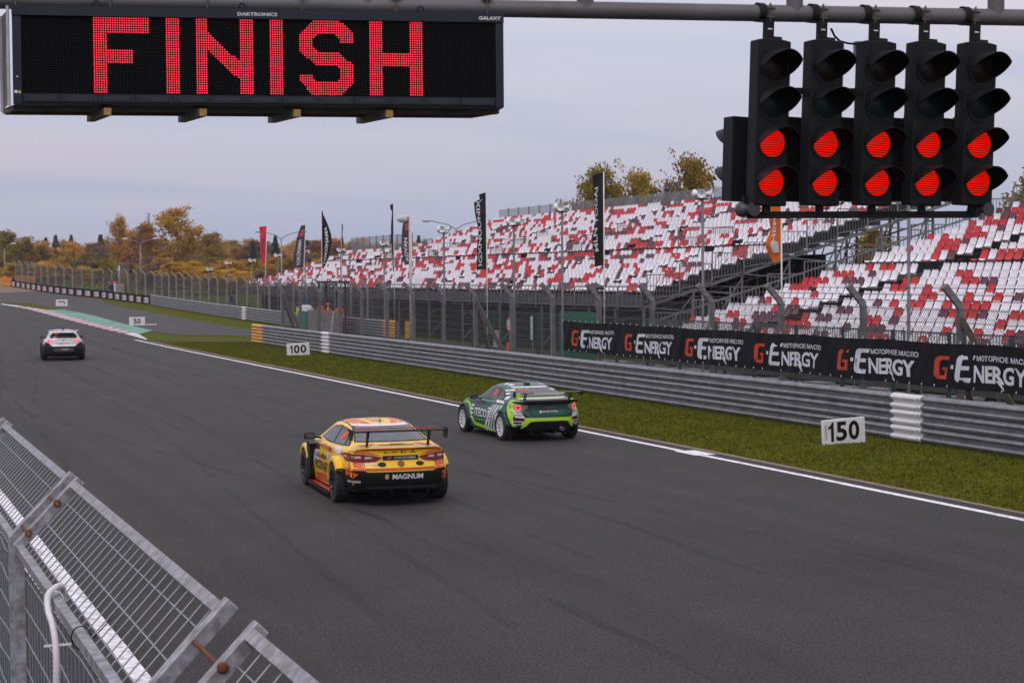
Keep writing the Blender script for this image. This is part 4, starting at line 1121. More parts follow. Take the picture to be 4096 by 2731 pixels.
# ------------------------------------------------------------ trees
def leafmat(name, c, v=.35):
    m = pm(name, c, rough=.8, var=v, scale=.9, detail=3, spec=.2, objrand=1.)
    t = m.node_tree; b = t.nodes['Principled BSDF']; o = t.nodes['Material Output']
    tr = t.nodes.new('ShaderNodeBsdfTranslucent'); mx_ = t.nodes.new('ShaderNodeMixShader'); mx_.inputs[0].default_value = .38
    t.links.new(b.inputs['Base Color'].links[0].from_socket, tr.inputs[0])
    t.links.new(b.outputs[0], mx_.inputs[1]); t.links.new(tr.outputs[0], mx_.inputs[2]); t.links.new(mx_.outputs[0], o.inputs[0])
    return m
LM = {'gold': (leafmat('leaf_gold_a', (.58, .31, .04)), leafmat('leaf_gold_b', (.42, .215, .03))),
      'olive': (leafmat('leaf_olive_a', (.36, .235, .03)), leafmat('leaf_olive_b', (.23, .155, .024))),
      'rust': (leafmat('leaf_rust_a', (.33, .135, .050)), leafmat('leaf_rust_b', (.20, .088, .042))),
      'brown': (leafmat('leaf_brown_a', (.25, .160, .100)), leafmat('leaf_brown_b', (.15, .108, .078))),
      'fir': (leafmat('fir_a', (.050, .062, .036)), leafmat('fir_b', (.028, .036, .025))),
      'yellow': (leafmat('leaf_yellow_a', (.50, .27, .025)), leafmat('leaf_yellow_b', (.32, .18, .022)))}
M_BARK = pm('bark_birch', (.30, .26, .22), rough=.9, var=.4, scale=5, bump=.4)
M_BARKD = pm('bark_dark', (.06, .048, .04), rough=.9, var=.3, scale=5, bump=.4)
def leaf_cloud(C_, n, spread, size, rg, droop=0., el=1.):
    """n leaves round each clump centre in C_ -> quads"""
    k = len(C_)
    P = np.repeat(C_, n, 0)+rg.normal(0, 1, (k*n, 3))*np.array([spread, spread, spread*.8])
    a = rg.normal(0, 1, (k*n, 3)); a /= np.linalg.norm(a, axis=1)[:, None]
    b = rg.normal(0, 1, (k*n, 3)); b -= a*(a*b).sum(1)[:, None]; b /= np.linalg.norm(b, axis=1)[:, None]
    if droop: b = b*(1-droop)+np.array([0, 0, -1.])*droop
    s = size*rg.uniform(.6, 1.3, (k*n, 1))
    V = np.stack([P-a*s*.5-b*s*.5*el, P+a*s*.35-b*s*.6*el, P+a*s*.5+b*s*.5*el, P-a*s*.35+b*s*.6*el], 1).reshape(-1, 3)
    return V, np.arange(len(V)).reshape(-1, 4)
def tree_meshes(kind, H, seed, dens=1., leaf=.34):
    rg = np.random.default_rng(seed); rd = random.Random(seed)
    tr = MB(); bark = M_BARK if kind in ('gold', 'olive', 'yellow') else M_BARKD
    bend = [rd.uniform(-.3, .3) for _ in range(2)]
    axis = lambda f: Vector((bend[0]*math.sin(f*3), bend[1]*math.sin(f*2.4), H*f))
    tr.tube([axis(f) for f in np.linspace(-.01, .96, 9)], .016*H, n=7, r2=.003*H)
    Cn = []
    if kind == 'fir':
        for i in range(int(26*dens)):
            f = .10+.88*i/(26*dens); r = .27*H*(1-f)**.95*rd.uniform(.75, 1.15)+.01
            for q in range(9):
                a = rd.uniform(0, 6.283)
                for u in (.25, .5, .75, 1.):
                    Cn.append((math.cos(a)*r*u, math.sin(a)*r*u, H*f-r*u*.35))
            if i % 2 == 0:
                a = rd.uniform(0, 6.283); tr.tube([axis(f), axis(f)+Vector((math.cos(a)*r, math.sin(a)*r, -r*.3))], .004*H, n=4, r2=.001*H)
        V, F = leaf_cloud(np.array(Cn), 6, .10, leaf, rg, droop=.3, el=1.5)
    else:
        shape = {'gold': (.27, .18), 'olive': (.25, .16), 'yellow': (.34, .05), 'rust': (.27, .12), 'brown': (.22, .2)}[kind]
        nl = int(30*dens)
        for i in range(nl):
            f = shape[1]+(1-shape[1])*((i+.5)/nl)**.9
            g = (f-shape[1])/(1-shape[1])
            r = shape[0]*H*(math.sin(math.pi*min(1, (.16+.84*g)))**.75)*rd.uniform(.55, 1.2)+.03*H
            a = rd.uniform(0, 6.283); rise = r*rd.uniform(.25, .9)
            b0 = axis(max(.12, f-.10)); tip = axis(f)+Vector((math.cos(a)*r, math.sin(a)*r, rise*.35))
            mid = b0.lerp(tip, .55)+Vector((0, 0, .10*r))
            tr.tube([b0, mid, tip], .006*H, n=5, r2=.0012*H)
            for u in np.linspace(.3, 1.05, 8):
                p = b0.lerp(mid, u/.55) if u < .55 else mid.lerp(tip, (u-.55)/.45)
                sp = .05*H*rd.uniform(.4, 1.3)
                for _ in range(2): Cn.append((p.x+rd.gauss(0, sp), p.y+rd.gauss(0, sp), p.z+rd.gauss(0, sp*.8)))
        per = {'brown': 9}.get(kind, 18)
        V, F = leaf_cloud(np.array(Cn), per, .026*H, leaf, rg, droop=.25 if kind in ('gold', 'olive') else 0, el=1.2)
    mi = (rg.random(len(F)//1) < .45).astype(int)
    # whole clumps share a tone, with some strays
    cl = np.repeat((rg.random(len(Cn)) < .45).astype(int), len(F)//len(Cn)); stray = rg.random(len(F)) < .2
    mi = np.where(stray, mi, cl)
    crown = mesh_np('crown', V, F, list(LM[kind]), mi)
    tb = tr.build('trunk', bark, None, smooth=True); tm = tb.data; bpy.data.objects.remove(tb)
    return tm, crown
TM = {}
for kind, H, seeds, lf in (('gold', 12, (1, 2, 3), .21), ('olive', 12, (4, 5, 6), .20), ('rust', 10, (7, 8), .22), ('brown', 12, (9, 10, 11), .20), ('fir', 13, (12, 13), .22), ('yellow', 5, (14,), .16)):
    TM[kind] = [(H,)+tree_meshes(kind, H, s, leaf=lf) for s in seeds]
TM['olive_near'] = [(12,)+tree_meshes('olive', 12, s, dens=1.5, leaf=.18) for s in (21, 22)]
NAMES = {'gold': 'birch_tree', 'olive': 'birch_tree', 'olive_near': 'birch_tree', 'rust': 'maple_tree', 'brown': 'bare_tree', 'fir': 'fir_tree', 'yellow': 'bush'}
def tree(kind, x, y, h, label, group=None, var=None, wide=1.):
    H, tm, cm = TM[kind][random.randrange(len(TM[kind])) if var is None else var]
    t = thing(NAMES[kind], label, 'bush' if kind == 'yellow' else 'tree', (x, y, zt(y)-.05), random.uniform(0, 6.28), group)
    s = h/H; t.scale = (s*wide, s*wide, s)
    link('trunk', tm, t); link('crown', cm, t)
    return t
# singled-out trees
tree('gold', 59.5, 331, 12.8, 'big rounded golden birch, tallest tree beyond the far fence', var=0, wide=1.35)
tree('gold', 53, 329, 10.2, 'golden birch leaning against the big rounded birch', var=1, wide=1.1)
tree('gold', 49.5, 336, 11.5, 'slender thinning birch with a pointed bare crown beside the mast', var=2, wide=.65)
tree('olive', 64.5, 325, 8.4, 'yellow green birch beside the big golden birch', var=0, wide=1.2)
tree('rust', 46.0, 300, 5.0, 'small round russet tree behind the far marshal post', var=0, wide=1.35)
tree('yellow', 33.3, 300, 3.8, 'bright yellow bush behind the far fence', var=0, wide=1.1)
tree('yellow', 67.0, 285, 3.6, 'yellow bush below the first loudspeaker poles', var=0, wide=1.0)
for x, y, h in ((24.5, 345, 9.6), (29.5, 340, 9.0), (33.2, 341, 8.0), (36.0, 338, 6.4), (20, 350, 10), (26, 330, 7.2), (31, 333, 7.0)):
    tree('olive', x, y, h, 'olive birch in the clump behind the orange barrier', 'birches behind the orange barrier', wide=1.15)
for x, y, h, w in ((58.2, 140, 9.4, .8), (60.2, 138.5, 12.2, .7), (61.6, 139.5, 11.0, .7), (63.0, 137, 11.8, .7)):
    tree('olive_near', x, y, h, 'tall olive birch rising behind the long grandstand screen', 'birches behind the long grandstand', wide=w)
tree('olive_near', 67.4, 136, 13.0, 'lone tall birch with a dark fir beside it behind the grandstand', var=0, wide=.75)
tree('fir', 66.6, 135.5, 10.6, 'narrow dark fir against the lone tall birch behind the grandstand', var=0, wide=.45)
tree('brown', 64.9, 135, 10.8, 'thin nearly bare tree between the birches behind the grandstand', var=0, wide=.4)
tree('olive_near', 66.8, 87.0, 10.4, 'birch at the far end of the near grandstand, beside the start lights', var=1, wide=1.1)
tree('rust', 70.5, 90, 9.5, 'russet tree behind the top rows of the near grandstand', var=1)
for x, y, h in ((56, 74, 6.5), (60, 82, 7.5), (53, 84, 6.0)):
    tree('olive', x, y, h, 'low olive tree filling the gap between the two grandstands', 'trees between the grandstands')
# the wood along the horizon
LB = {'rust': 'russet tree in the wood along the horizon', 'gold': 'golden birch in the wood along the horizon', 'brown': 'bare brown tree in the wood along the horizon', 'fir': 'dark fir in the wood along the horizon', 'olive': 'olive tree in the wood along the horizon'}
for i in range(290):
    u = random.random(); d = random.choice((410, 450, 500, 560))+random.uniform(-20, 20)
    a = R(random.uniform(3.0, 27.0))
    x, y = d*math.sin(a), d*math.cos(a)
    right = a > R(12)
    kind = random.choices(('rust', 'gold', 'brown', 'fir', 'olive'), (.20, .34, .22, .14, .10) if right else (.22, .22, .30, .10, .16))[0]
    h = random.uniform(7.2, 9.6)*d/480+(2.2 if kind == 'fir' else 0)
    tree(kind, x, y, h, LB[kind], 'horizon '+kind+' trees', wide=1.0 if kind == 'fir' else 1.25)
for i in range(60):
    a = R(random.uniform(3.0, 20.0)); d = random.uniform(370, 400)
    tree('brown' if i % 3 else 'olive', d*math.sin(a), d*math.cos(a), random.uniform(3.5, 5.5), 'low scrub tree at the edge of the horizon wood' if i % 3 else 'low olive tree at the edge of the horizon wood', 'scrub before the wood'+('' if i % 3 else ', olive'), wide=1.8)
for i in range(150):
    a = R(random.uniform(3.5, 22.0)); d = random.uniform(262, 330) if a < R(8) else random.uniform(215, 330)
    k = ('brown', 'olive', 'gold')[i % 3]
    tree(k, d*math.sin(a), d*math.cos(a), random.uniform(2.4, 3.8), {'brown': 'low leafless bush just behind the far fence', 'olive': 'low olive bush just behind the far fence', 'gold': 'low golden bush just behind the far fence'}[k], 'bushes behind the far fence, '+k, wide=2.4)
# lattice mast
mast = thing('radio_mast', 'thin radio mast with antennas above the horizon wood', 'mast', (98.7, 605, zt(605)))
mb = MB()
for a in (0, 2.09, 4.19): mb.tube([(.5*math.cos(a), .5*math.sin(a), 0), (.25*math.cos(a), .25*math.sin(a), 21)], .07, n=4)
for k in range(20): mb.tube([(.45*math.cos(k*2.09), .45*math.sin(k*2.09), k), (.4*math.cos(k*2.09+2.09), .4*math.sin(k*2.09+2.09), k+1)], .04, n=3)
mb.build('lattice', M_STEEL, mast)
for z in (16.5, 18, 19.5):
    for a in (0, 2.1, 4.2): MB().box(-.16, .16, -.1, .1, 0, 1.3).build('antenna', M_WHITE if a else M_STEEL, mast, loc=(.5*math.cos(a), .5*math.sin(a), z))

# ------------------------------------------------------------ marshals and their posts
def skin_person(pose):
    """one continuous body grown with a skin modifier"""
    J = {'pel': (0, 0, .95, .15), 'waist': (0, .01, 1.1, .145), 'chest': (0, .02, 1.34, .17), 'neck': (0, .02, 1.50, .065), 'head0': (0, .0, 1.58, .085), 'head1': (0, -.01, 1.68, .10), 'head2': (0, 0, 1.75, .07)}
    E_ = [('pel', 'waist'), ('waist', 'chest'), ('chest', 'neck'), ('neck', 'head0'), ('head0', 'head1'), ('head1', 'head2')]
    for s, n in ((-1, 'l'), (1, 'r')):
        J['sh'+n] = (s*.2, .02, 1.42, .085); 
        if pose == 0: J['el'+n] = (s*.27, .03, 1.14, .06); J['ha'+n] = (s*.24, -.14, .93, .045); J['fi'+n] = (s*.22, -.2, .87, .03)
        else: J['el'+n] = (s*.26, -.14, 1.2, .06); J['ha'+n] = (s*.16, -.36, 1.13, .045); J['fi'+n] = (s*.13, -.43, 1.12, .03)
        J['hip'+n] = (s*.1, 0, .88, .11); J['kn'+n] = (s*.12, -.02, .5, .075); J['an'+n] = (s*.13, .02, .1, .055); J['to'+n] = (s*.15, -.14, .05, .045)
        E_ += [('chest', 'sh'+n), ('sh'+n, 'el'+n), ('el'+n, 'ha'+n), ('ha'+n, 'fi'+n), ('pel', 'hip'+n), ('hip'+n, 'kn'+n), ('kn'+n, 'an'+n), ('an'+n, 'to'+n)]
    ks = list(J); me = bpy.data.meshes.new('body'); me.from_pydata([J[k][:3] for k in ks], [(ks.index(a), ks.index(b)) for a, b in E_], [])
    ob = bpy.data.objects.new('tmp', me); COL.objects.link(ob)
    sk = ob.modifiers.new('s', 'SKIN'); ss = ob.modifiers.new('u', 'SUBSURF'); ss.levels = 1; ss.render_levels = 1
    for i, k in enumerate(ks):
        v = me.skin_vertices[0].data[i]; r = J[k][3]; v.radius = (r, r*.85); v.use_root = k == 'pel'
    dg = bpy.context.evaluated_depsgraph_get(); m2 = bpy.data.meshes.new_from_object(ob.evaluated_get(dg))
    bpy.data.objects.remove(ob); m2.shade_smooth()
    return m2
BODY = [skin_person(0), skin_person(1)]
M_HIVIS = pm('orange_overall', (.92, .13, .015), rough=.8, var=.12, scale=8)
M_SKIN = pm('skin', (.42, .22, .16), rough=.6, var=.05)
M_DKCL = pm('dark_clothing', (.014, .015, .022), rough=.85, var=.2)
M_DKRED = pm('dark_red_jacket', (.07, .012, .014), rough=.8, var=.2)
M_HELM = pm('helmet_yellow', (.55, .55, .18), rough=.4)
def person(x, y, rz, label, top, leg, hat, pose=0, z=None, s=1.):
    o = bpy.data.objects.new('person', BODY[pose].copy()); COL.objects.link(o)
    me = o.data
    for m in (leg, top, M_SKIN): me.materials.append(m)
    for p in me.polygons:
        c = p.center; p.material_index = 2 if (c.z > 1.52 or (abs(c.x) > .1 and c.y < -.17 and c.z > .7 and (c.z < .93 or c.y < -.37))) else (1 if c.z > .92 else 0)
    o.location = (x, y, zt(y) if z is None else z); o.rotation_euler = (0, 0, rz); o.scale = (s, s, s)
    tag(o, label, 'person')
    mb = MB(); mb.lathe([(.0, .125), (.06, .11), (.105, .055), (.118, -.01), (.118, -.05), (.105, -.055)], Matrix.Translation((0, .01, 1.70)), n=14, axis='z')
    mb.build('headwear', hat, o, smooth=True)
    # face: nose, eyes, mouth, ears
    mb = MB(); mb.tube([(0, -.095, 1.69), (0, -.125, 1.655)], .012, n=5, r2=.018)
    for s_ in (-1, 1): mb.lathe([(0, -.03), (.02, -.01), (.02, .01), (0, .03)], Matrix.Translation((s_*.10, .01, 1.66)), n=6, axis='z')
    mb.build('face', M_SKIN, o)
    mb = MB()
    for s_ in (-1, 1): mb.box(s_*.038-.012, s_*.038+.012, -.108, -.09, 1.682, 1.694)
    mb.box(-.025, .025, -.112, -.09, 1.612, 1.62); mb.build('eyes_and_mouth', M_DKCL, o)
    return o
# shelter in front of the far guardrail
sh = thing('marshal_shelter', 'concrete marshal shelter with a green end and black steel canopy frame', 'shelter', (30.1, 115, 0))
MB().box(-.16, .16, -3.6, 3.4, zt(115)-.1, 1.52).build('wall', M_CONC, sh)
MB().box(-.3, -.18, -3.2, .2, 0.05, .16).build('kick_plate', M_POST, sh)
MB().box(-.30, .35, 3.45, 5.7, 0.0, 1.42).build('green_barrel_stack', pm('green_tank', (.004, .19, .125), rough=.5, var=.2, scale=3), sh)
mb = MB()
for y in (-3.4, -1.2, 1.4, 3.3): mb.bar((.6, y, 0), (.6, y, 3.35), .10)
mb.bar((.6, -4.3, 3.38), (.6, 3.5, 3.38), .13); mb.build('canopy_frame', M_BLACK, sh)
mb = MB(); mb.bar((-.3, -1.4, .1), (-.18, -.2, 1.2), .06); mb.bar((-.6, -4.2, .0), (-.18, -3.4, 1.5), .06); mb.build('prop', M_GALV, sh)
for y, r in ((4.9, .5), (4.0, .42)):
    mb = MB(); mb.lathe([(0, .42), (r*.5, .38), (r*.9, .2), (r, 0)], Matrix.Translation((0, y, 1.42)), n=12, axis='z'); mb.build('white_cover', M_WHITE, sh, smooth=True)
MB().tube([(0, 4.35+.28*math.cos(a), 1.95+.42*math.sin(a)) for a in np.linspace(0, 6.283, 16)], .05, n=6).build('blue_hoop', pm('blue_plastic', (.01, .05, .25), rough=.4), sh)
MB().box(-.34, -.30, 5.5, 5.9, 1.1, 1.7).build('yellow_flag', pm('flag_yellow', (.7, .6, .03)), sh)
person(30.7, 117.8, R(20), 'marshal in orange beside the blue hoop with dark hair', M_HIVIS, M_HIVIS, M_DKCL, z=.25)
person(30.75, 116.0, R(60), 'marshal in an orange jacket facing along the concrete shelter', M_HIVIS, M_HIVIS, M_HIVIS, pose=1, z=.2)
person(30.7, 113.0, R(10), 'marshal in orange wearing a black cap behind the shelter wall', M_HIVIS, M_HIVIS, M_DKCL, z=.2)
# far marshal post
fp = thing('marshal_shelter', 'far marshal post with green drums and a grey panel behind the advertising boards', 'shelter', (29.6, 207.5, zt(207.5)))
for y in (1.0, 3.3):
    mb = MB(); mb.lathe([(.0, 1.45), (.62, 1.45), (.62, 0)], Matrix.Translation((.25, y, 0)), n=14, axis='z'); mb.build('green_drum', pm('green_tank', (.004, .19, .125)), fp, smooth=True, sharp=40)
MB().box(-.1, .1, -9.5, -4.5, 0, 1.65).build('panel', M_CONC, fp)
MB().box(-.25, -.12, -4.5, -4.0, 0, 1.7).build('white_post', M_WHITE, fp)
mb = MB()
for y in (-2.2, 1.4, -6.5): mb.bar((1., y, 0), (1., y, 3.9), .10)
mb.bar((1., -7.5, 3.9), (1., 2.2, 3.9), .12); mb.build('canopy_frame', M_STEEL, fp)
MB().box(.85, .95, -.6, .0, 2.3, 3.7).build('white_flag', M_WHITE, fp)
person(29.8, 210.2, R(-60), 'marshal in red and white leaning over the green drums', pm('red_white', (.6, .12, .10)), M_WHITE, M_WHITE, pose=1)
person(30.1, 208.0, R(30), 'marshal in orange with arms forward beside the green drums', M_HIVIS, M_DKCL, M_HIVIS, pose=1, s=1.05)
person(29.4, 205.6, R(10), 'person in a dark red jacket standing by the white post', M_DKRED, M_DKCL, M_DKCL, s=1.08)
person(29.5, 204.4, R(-20), 'person in dark clothes with orange headwear by the white post', M_DKCL, M_DKCL, M_HIVIS, s=1.08)
# orange barrier at the end of the boards
ob_ = thing('orange_barrier', 'orange plastic barrier wall at the end of the advertising boards', 'barrier', (20.5, 254, zt(254)))
for k in range(8):
    MB().box(-.95, .95, -.3, .3, 0, 1.12).build('barrier_block', pm('orange_barrier', (.62, .24, .05), rough=.6, var=.15, scale=2), ob_, loc=(1.4-k*1.95, -.05*k, 0))
MB().box(-1.4, 1.2, -.3, .3, .2, 1.35).build('barrier_block', pm('orange_barrier', (.62, .24, .05)), ob_, loc=(4.6, 3.5, 0))
person(20.7, 255.0, R(15), 'marshal in orange with a yellow helmet behind the orange barrier', M_HIVIS, M_HIVIS, M_HELM, z=2.85, pose=1, s=1.05)
person(22.1, 255.2, R(-10), 'marshal in orange with dark hair behind the orange barrier', M_HIVIS, M_HIVIS, M_DKCL, z=2.55)

# ------------------------------------------------------------ grass blades on the verge
def blades(name, n, x0, x1, y0, y1, hmin, hmax, label, power=1.7):
    rg = np.random.default_rng(5); y = y0+(y1-y0)*rg.random(n)**power; x = rg.uniform(x0, x1, n)
    pat = np.sin(x*3.1+y*.7)+np.sin(x*1.3-y*1.9)+rg.normal(0, 1.1, n); keep = pat > -1.6; x, y = x[keep], y[keep]; n = len(x)
    h = rg.uniform(hmin, hmax, n); a = rg.uniform(0, 6.283, n); w = .010+.00025*y; l = rg.normal(0, .45, (n, 2))*h[:, None]
    z = np.array([zt(v) for v in y])-.02
    V = np.stack([np.stack([x-np.cos(a)*w, y-np.sin(a)*w, z], 1), np.stack([x+np.cos(a)*w, y+np.sin(a)*w, z], 1), np.stack([x+l[:, 0], y+l[:, 1], z+h], 1)], 1).reshape(-1, 3)
    me = mesh_np(name, V, np.arange(3*n).reshape(-1, 3), [pm('blade_a', (.096, .108, .008), rough=.8, var=.2, scale=2, spec=.1), pm('blade_b', (.125, .112, .014), rough=.8, var=.2, scale=2, spec=.1)], (rg.random(n) < np.where(x < 18.1, .6, .16)).astype(int))
    o = link(name, me); tag(o, label, 'grass', kind='stuff')
blades('grass', 200000, 17.47, 22.5, 4, 104, .022, .05, 'short trackside grass between the white line and the guardrail')
# ------------------------------------------------------------ autumn air
if HAZE:
    hz = MB().box(-120, 420, -30, 660, -1.1, 34).build('haze', None) if False else None
    mb = MB(); mb.box(-120, 420, -30, 700, -1.5, 30)
    hm = bpy.data.materials.new('haze_air'); hm.use_nodes = True; t_ = hm.node_tree; t_.nodes.clear()
    o_ = t_.nodes.new('ShaderNodeOutputMaterial'); pv = t_.nodes.new('ShaderNodeVolumePrincipled'); pv.inputs['Color'].default_value = (.93, .94, 1, 1); pv.inputs['Density'].default_value = .00015; pv.inputs['Anisotropy'].default_value = .0
    t_.links.new(pv.outputs[0], o_.inputs['Volume'])
    hz = mb.build('haze', hm); tag(hz, 'thin pale autumn haze over the circuit', 'haze', kind='stuff')

# ------------------------------------------------------------ racing cars (x right, y forward, z up; rear axle at y=0)
def pchip(tab, x):
    xs = [t[0] for t in tab]; ys = [t[1] for t in tab]; n = len(xs)
    if x <= xs[0]: return ys[0]
    if x >= xs[-1]: return ys[-1]
    d = [(ys[i+1]-ys[i])/(xs[i+1]-xs[i]) for i in range(n-1)]
    m = [d[0]]+[0 if d[i-1]*d[i] <= 0 else 2*d[i-1]*d[i]/(d[i-1]+d[i]) for i in range(1, n-1)]+[d[-1]]
    i = max(k for k in range(n-1) if xs[k] <= x); h = xs[i+1]-xs[i]; t = (x-xs[i])/h
    return (2*t**3-3*t*t+1)*ys[i]+(t**3-2*t*t+t)*h*m[i]+(-2*t**3+3*t*t)*ys[i+1]+(t**3-t*t)*h*m[i+1]
def spline_pts(P, k=4):
    out_ = []
    for i in range(len(P)-1):
        p0_, p1_, p2_, p3_ = P[max(0, i-1)], P[i], P[i+1], P[min(len(P)-1, i+2)]
        for q in range(k):
            t = q/k
            out_.append(tuple(.5*(2*b+(c-a)*t+(2*a-5*b+4*c-d)*t*t+(3*b-a-3*c+d)*t**3) for a, b, c, d in zip(p0_, p1_, p2_, p3_)))
    out_.append(P[-1]); return out_
def car_body(P, paint, parent):
    P = dict(P)
    for k_ in ('zsh', 'zr'): P[k_] = [(y, zm_(z)) for y, z in P[k_]]
    for k_ in ('rear', 'front'): P[k_] = [(zm_(z), y) for z, y in P[k_]]
    def section(y):
        g = lambda k: pchip(P[k], y)
        zb, ws, wm, wsh, zsh, wr, zr = (g(k) for k in ('zb', 'ws', 'wm', 'wsh', 'zsh', 'wr', 'zr'))
        zm = (zb+zsh)*.5; H = zr-zsh
        ctl = [(0, zb), (ws*.6, zb), (ws-.05, zb+.005), (ws, zb+.07), (wm, zm), (wsh, zsh-.10), (wsh-.015, zsh-.03), (wsh-.05-.02*min(1, H*5), zsh+.012+.02*H),
               (wsh-.05+(wr-wsh+.05)*.55, zsh+H*.52), (wr+.015, zr-.14*H-.015), (wr-.06, zr-.035*min(1, H*6)-.004), (wr*.6, zr-.008), (0, zr)]
        return spline_pts(ctl, 4)
    ra, rb = P['rear_blend']; fa, fb = P['front_blend']
    n = 54; ys = [ra+(fb-ra)*i/n for i in range(n+1)]
    rings = []
    def rear(x, z): return pchip(P['rear'], z)+P['rear_plan']*abs(x/.9)**3.2
    def front(x, z): return pchip(P['front'], z)-P['front_plan']*abs(x/.9)**2.6
    for y in ys:
        half = section(y); ring = []
        full = [(x, z) for x, z in half]+[(-x, z) for x, z in half[-2:0:-1]]
        for x, z in full:
            Y = y
            if y < rb: s = (y-ra)/(rb-ra); Y = (1-s)*rear(x, z)+s*rb
            elif y > fa: s = (fb-y)/(fb-fa); Y = (1-s)*front(x, z)+s*fa
            ring.append((x, Y, z))
        rings.append(ring)
    m = len(rings[0]); V = [p for r in rings for p in r]; F = []
    for i in range(n):
        for k in range(m): F.append((i*m+k, (i+1)*m+k, (i+1)*m+(k+1) % m, i*m+(k+1) % m))
    for end, fn in ((0, rear), (n, front)):
        prev = [end*m+k for k in range(m)]; zs = [p[2] for p in rings[end]]; zc_ = (max(zs)+min(zs))/2
        for q in (.97, .9, .78, .62, .45, .28, .12):
            o = len(V); V += [(x*q, fn(x*q, zc_+(z-zc_)*q), zc_+(z-zc_)*q) for x, _, z in rings[end]]
            cur = list(range(o, o+m))
            for k in range(m):
                f = (prev[k], prev[(k+1) % m], cur[(k+1) % m], cur[k]); F.append(f if end == 0 else f[::-1])
            prev = cur
        F.append(tuple(prev) if end == 0 else tuple(prev[::-1]))
    body = MB().add(V, F).build('body', [paint, M_IN])
    bmx = bmesh.new(); bmx.from_mesh(body.data); bmesh.ops.recalc_face_normals(bmx, faces=bmx.faces); bmx.to_mesh(body.data); bmx.free()
    cut = MB()
    for y in (0, P['wb']):
        for s in (-1, 1):
            cut.lathe([(0, s*.50), (P['arch'], s*.50), (P['arch'], s*1.25), (0, s*1.25)], Matrix.Translation((0, y, P['wr_'])), n=36)
    cutter = cut.build('cutter', M_IN)
    bmx = bmesh.new(); bmx.from_mesh(cutter.data); bmesh.ops.remove_doubles(bmx, verts=bmx.verts, dist=1e-5); bmesh.ops.recalc_face_normals(bmx, faces=bmx.faces); bmx.to_mesh(cutter.data); bmx.free()
    md = body.modifiers.new('wells', 'BOOLEAN'); md.operation = 'DIFFERENCE'; md.object = cutter; md.solver = 'EXACT'
    dg = bpy.context.evaluated_depsgraph_get(); me = bpy.data.meshes.new_from_object(body.evaluated_get(dg))
    bvh = BVHTree.FromObject(cutter, dg)
    body.modifiers.clear(); old = body.data; body.data = me; bpy.data.objects.remove(cutter)
    # bodywork without the wells is what the trim is laid on
    solid = BVHTree.FromPolygons([v.co.copy() for v in old.vertices], [tuple(p.vertices) for p in old.polygons])
    for p in me.polygons:
        c = p.center
        for y in (0, P['wb']):
            r = math.hypot(c.y-y, c.z-P['wr_'])
            if r < P['arch']*1.004 and abs(c.x) > .45: p.material_index = 1
        if c.z < P['floor_black'] or (c.y < -.35 and c.z < .36): p.material_index = 1
    me.shade_smooth(); me.set_sharp_from_angle(angle=R(38))
    body.parent = parent
    return body, solid
DIRS = {'rear': (Vector((0, 1, 0)), lambda u, v: Vector((u, -4, v))), 'left': (Vector((1, 0, 0)), lambda u, v: Vector((-4, u, v))),
        'right': (Vector((-1, 0, 0)), lambda u, v: Vector((4, u, v))), 'top': (Vector((0, 0, -1)), lambda u, v: Vector((u, v, 4)))}
ZS = [1.]
def zm_(z): return z if z < .75 else .75+(z-.75)*ZS[0]
def lay(bvh, side, pts2, faces, off):
    d, org = DIRS[side]; V = []; ok = []
    for u, v in pts2:
        if side != 'top': v = zm_(v)
        h = bvh.ray_cast(org(u, v), d)
        if h[0] is None: V.append((0, 0, 0)); ok.append(False)
        else:
            nn = h[1] if h[1].dot(d) < 0 else -h[1]
            V.append(tuple(h[0]+nn*off-d*off*.4)); ok.append(True)
    return V, [f for f in faces if all(ok[i] for i in f)]
def patch(bvh, side, poly, mat, parent, name, off=.004, res=.05):
    """panel cut to an outline and laid on the bodywork"""
    P = [Vector(p) for p in poly]; dense = []
    for a, b in zip(P, P[1:]+P[:1]):
        k = max(1, int((b-a).length/res)); dense += [a.lerp(b, i/k) for i in range(k)]
    pts = list(dense); xs = [p.x for p in P]; ys = [p.y for p in P]
    x = min(xs)+res*.5
    while x < max(xs):
        y = min(ys)+res*.5
        while y < max(ys): pts.append(Vector((x, y))); y += res
        x += res
    vo, _, fo, _, _, _ = delaunay_2d_cdt(pts, [], [list(range(len(dense)))], 1, 1e-5)
    V, F = lay(bvh, side, [(p.x, p.y) for p in vo], fo, off)
    par = list(range(len(F))); edge = {}
    def root(i):
        while par[i] != i: par[i] = par[par[i]]; i = par[i]
        return i
    for q, f in enumerate(F):
        for i in range(len(f)):
            k = frozenset((f[i], f[(i+1) % len(f)]))
            if k in edge: par[root(q)] = root(edge[k])
            else: edge[k] = q
    cnt = {}
    for q in range(len(F)): cnt[root(q)] = cnt.get(root(q), 0)+1
    if len(cnt) > 1:
        big = max(cnt, key=cnt.get); F = [f for q, f in enumerate(F) if root(q) == big]
    used = sorted({i for f in F for i in f}); ix = {i: k for k, i in enumerate(used)}
    V = [V[i] for i in used]; F = [tuple(ix[i] for i in f) for f in F]
    o = MB().add(V, F).build(name, mat, parent, smooth=True); return o
def mpatch(bvh, side, poly, mat, parent, name, **kw):
    """the same on both sides of the car"""
    r = []
    if side == 'side':
        r = [patch(bvh, 'left', poly, mat, parent, name, **kw), patch(bvh, 'right', poly, mat, parent, name, **kw)]
    else:
        r = [patch(bvh, side, poly, mat, parent, name, **kw), patch(bvh, side, [(-x, z) for x, z in poly], mat, parent, name, **kw)]
    return r
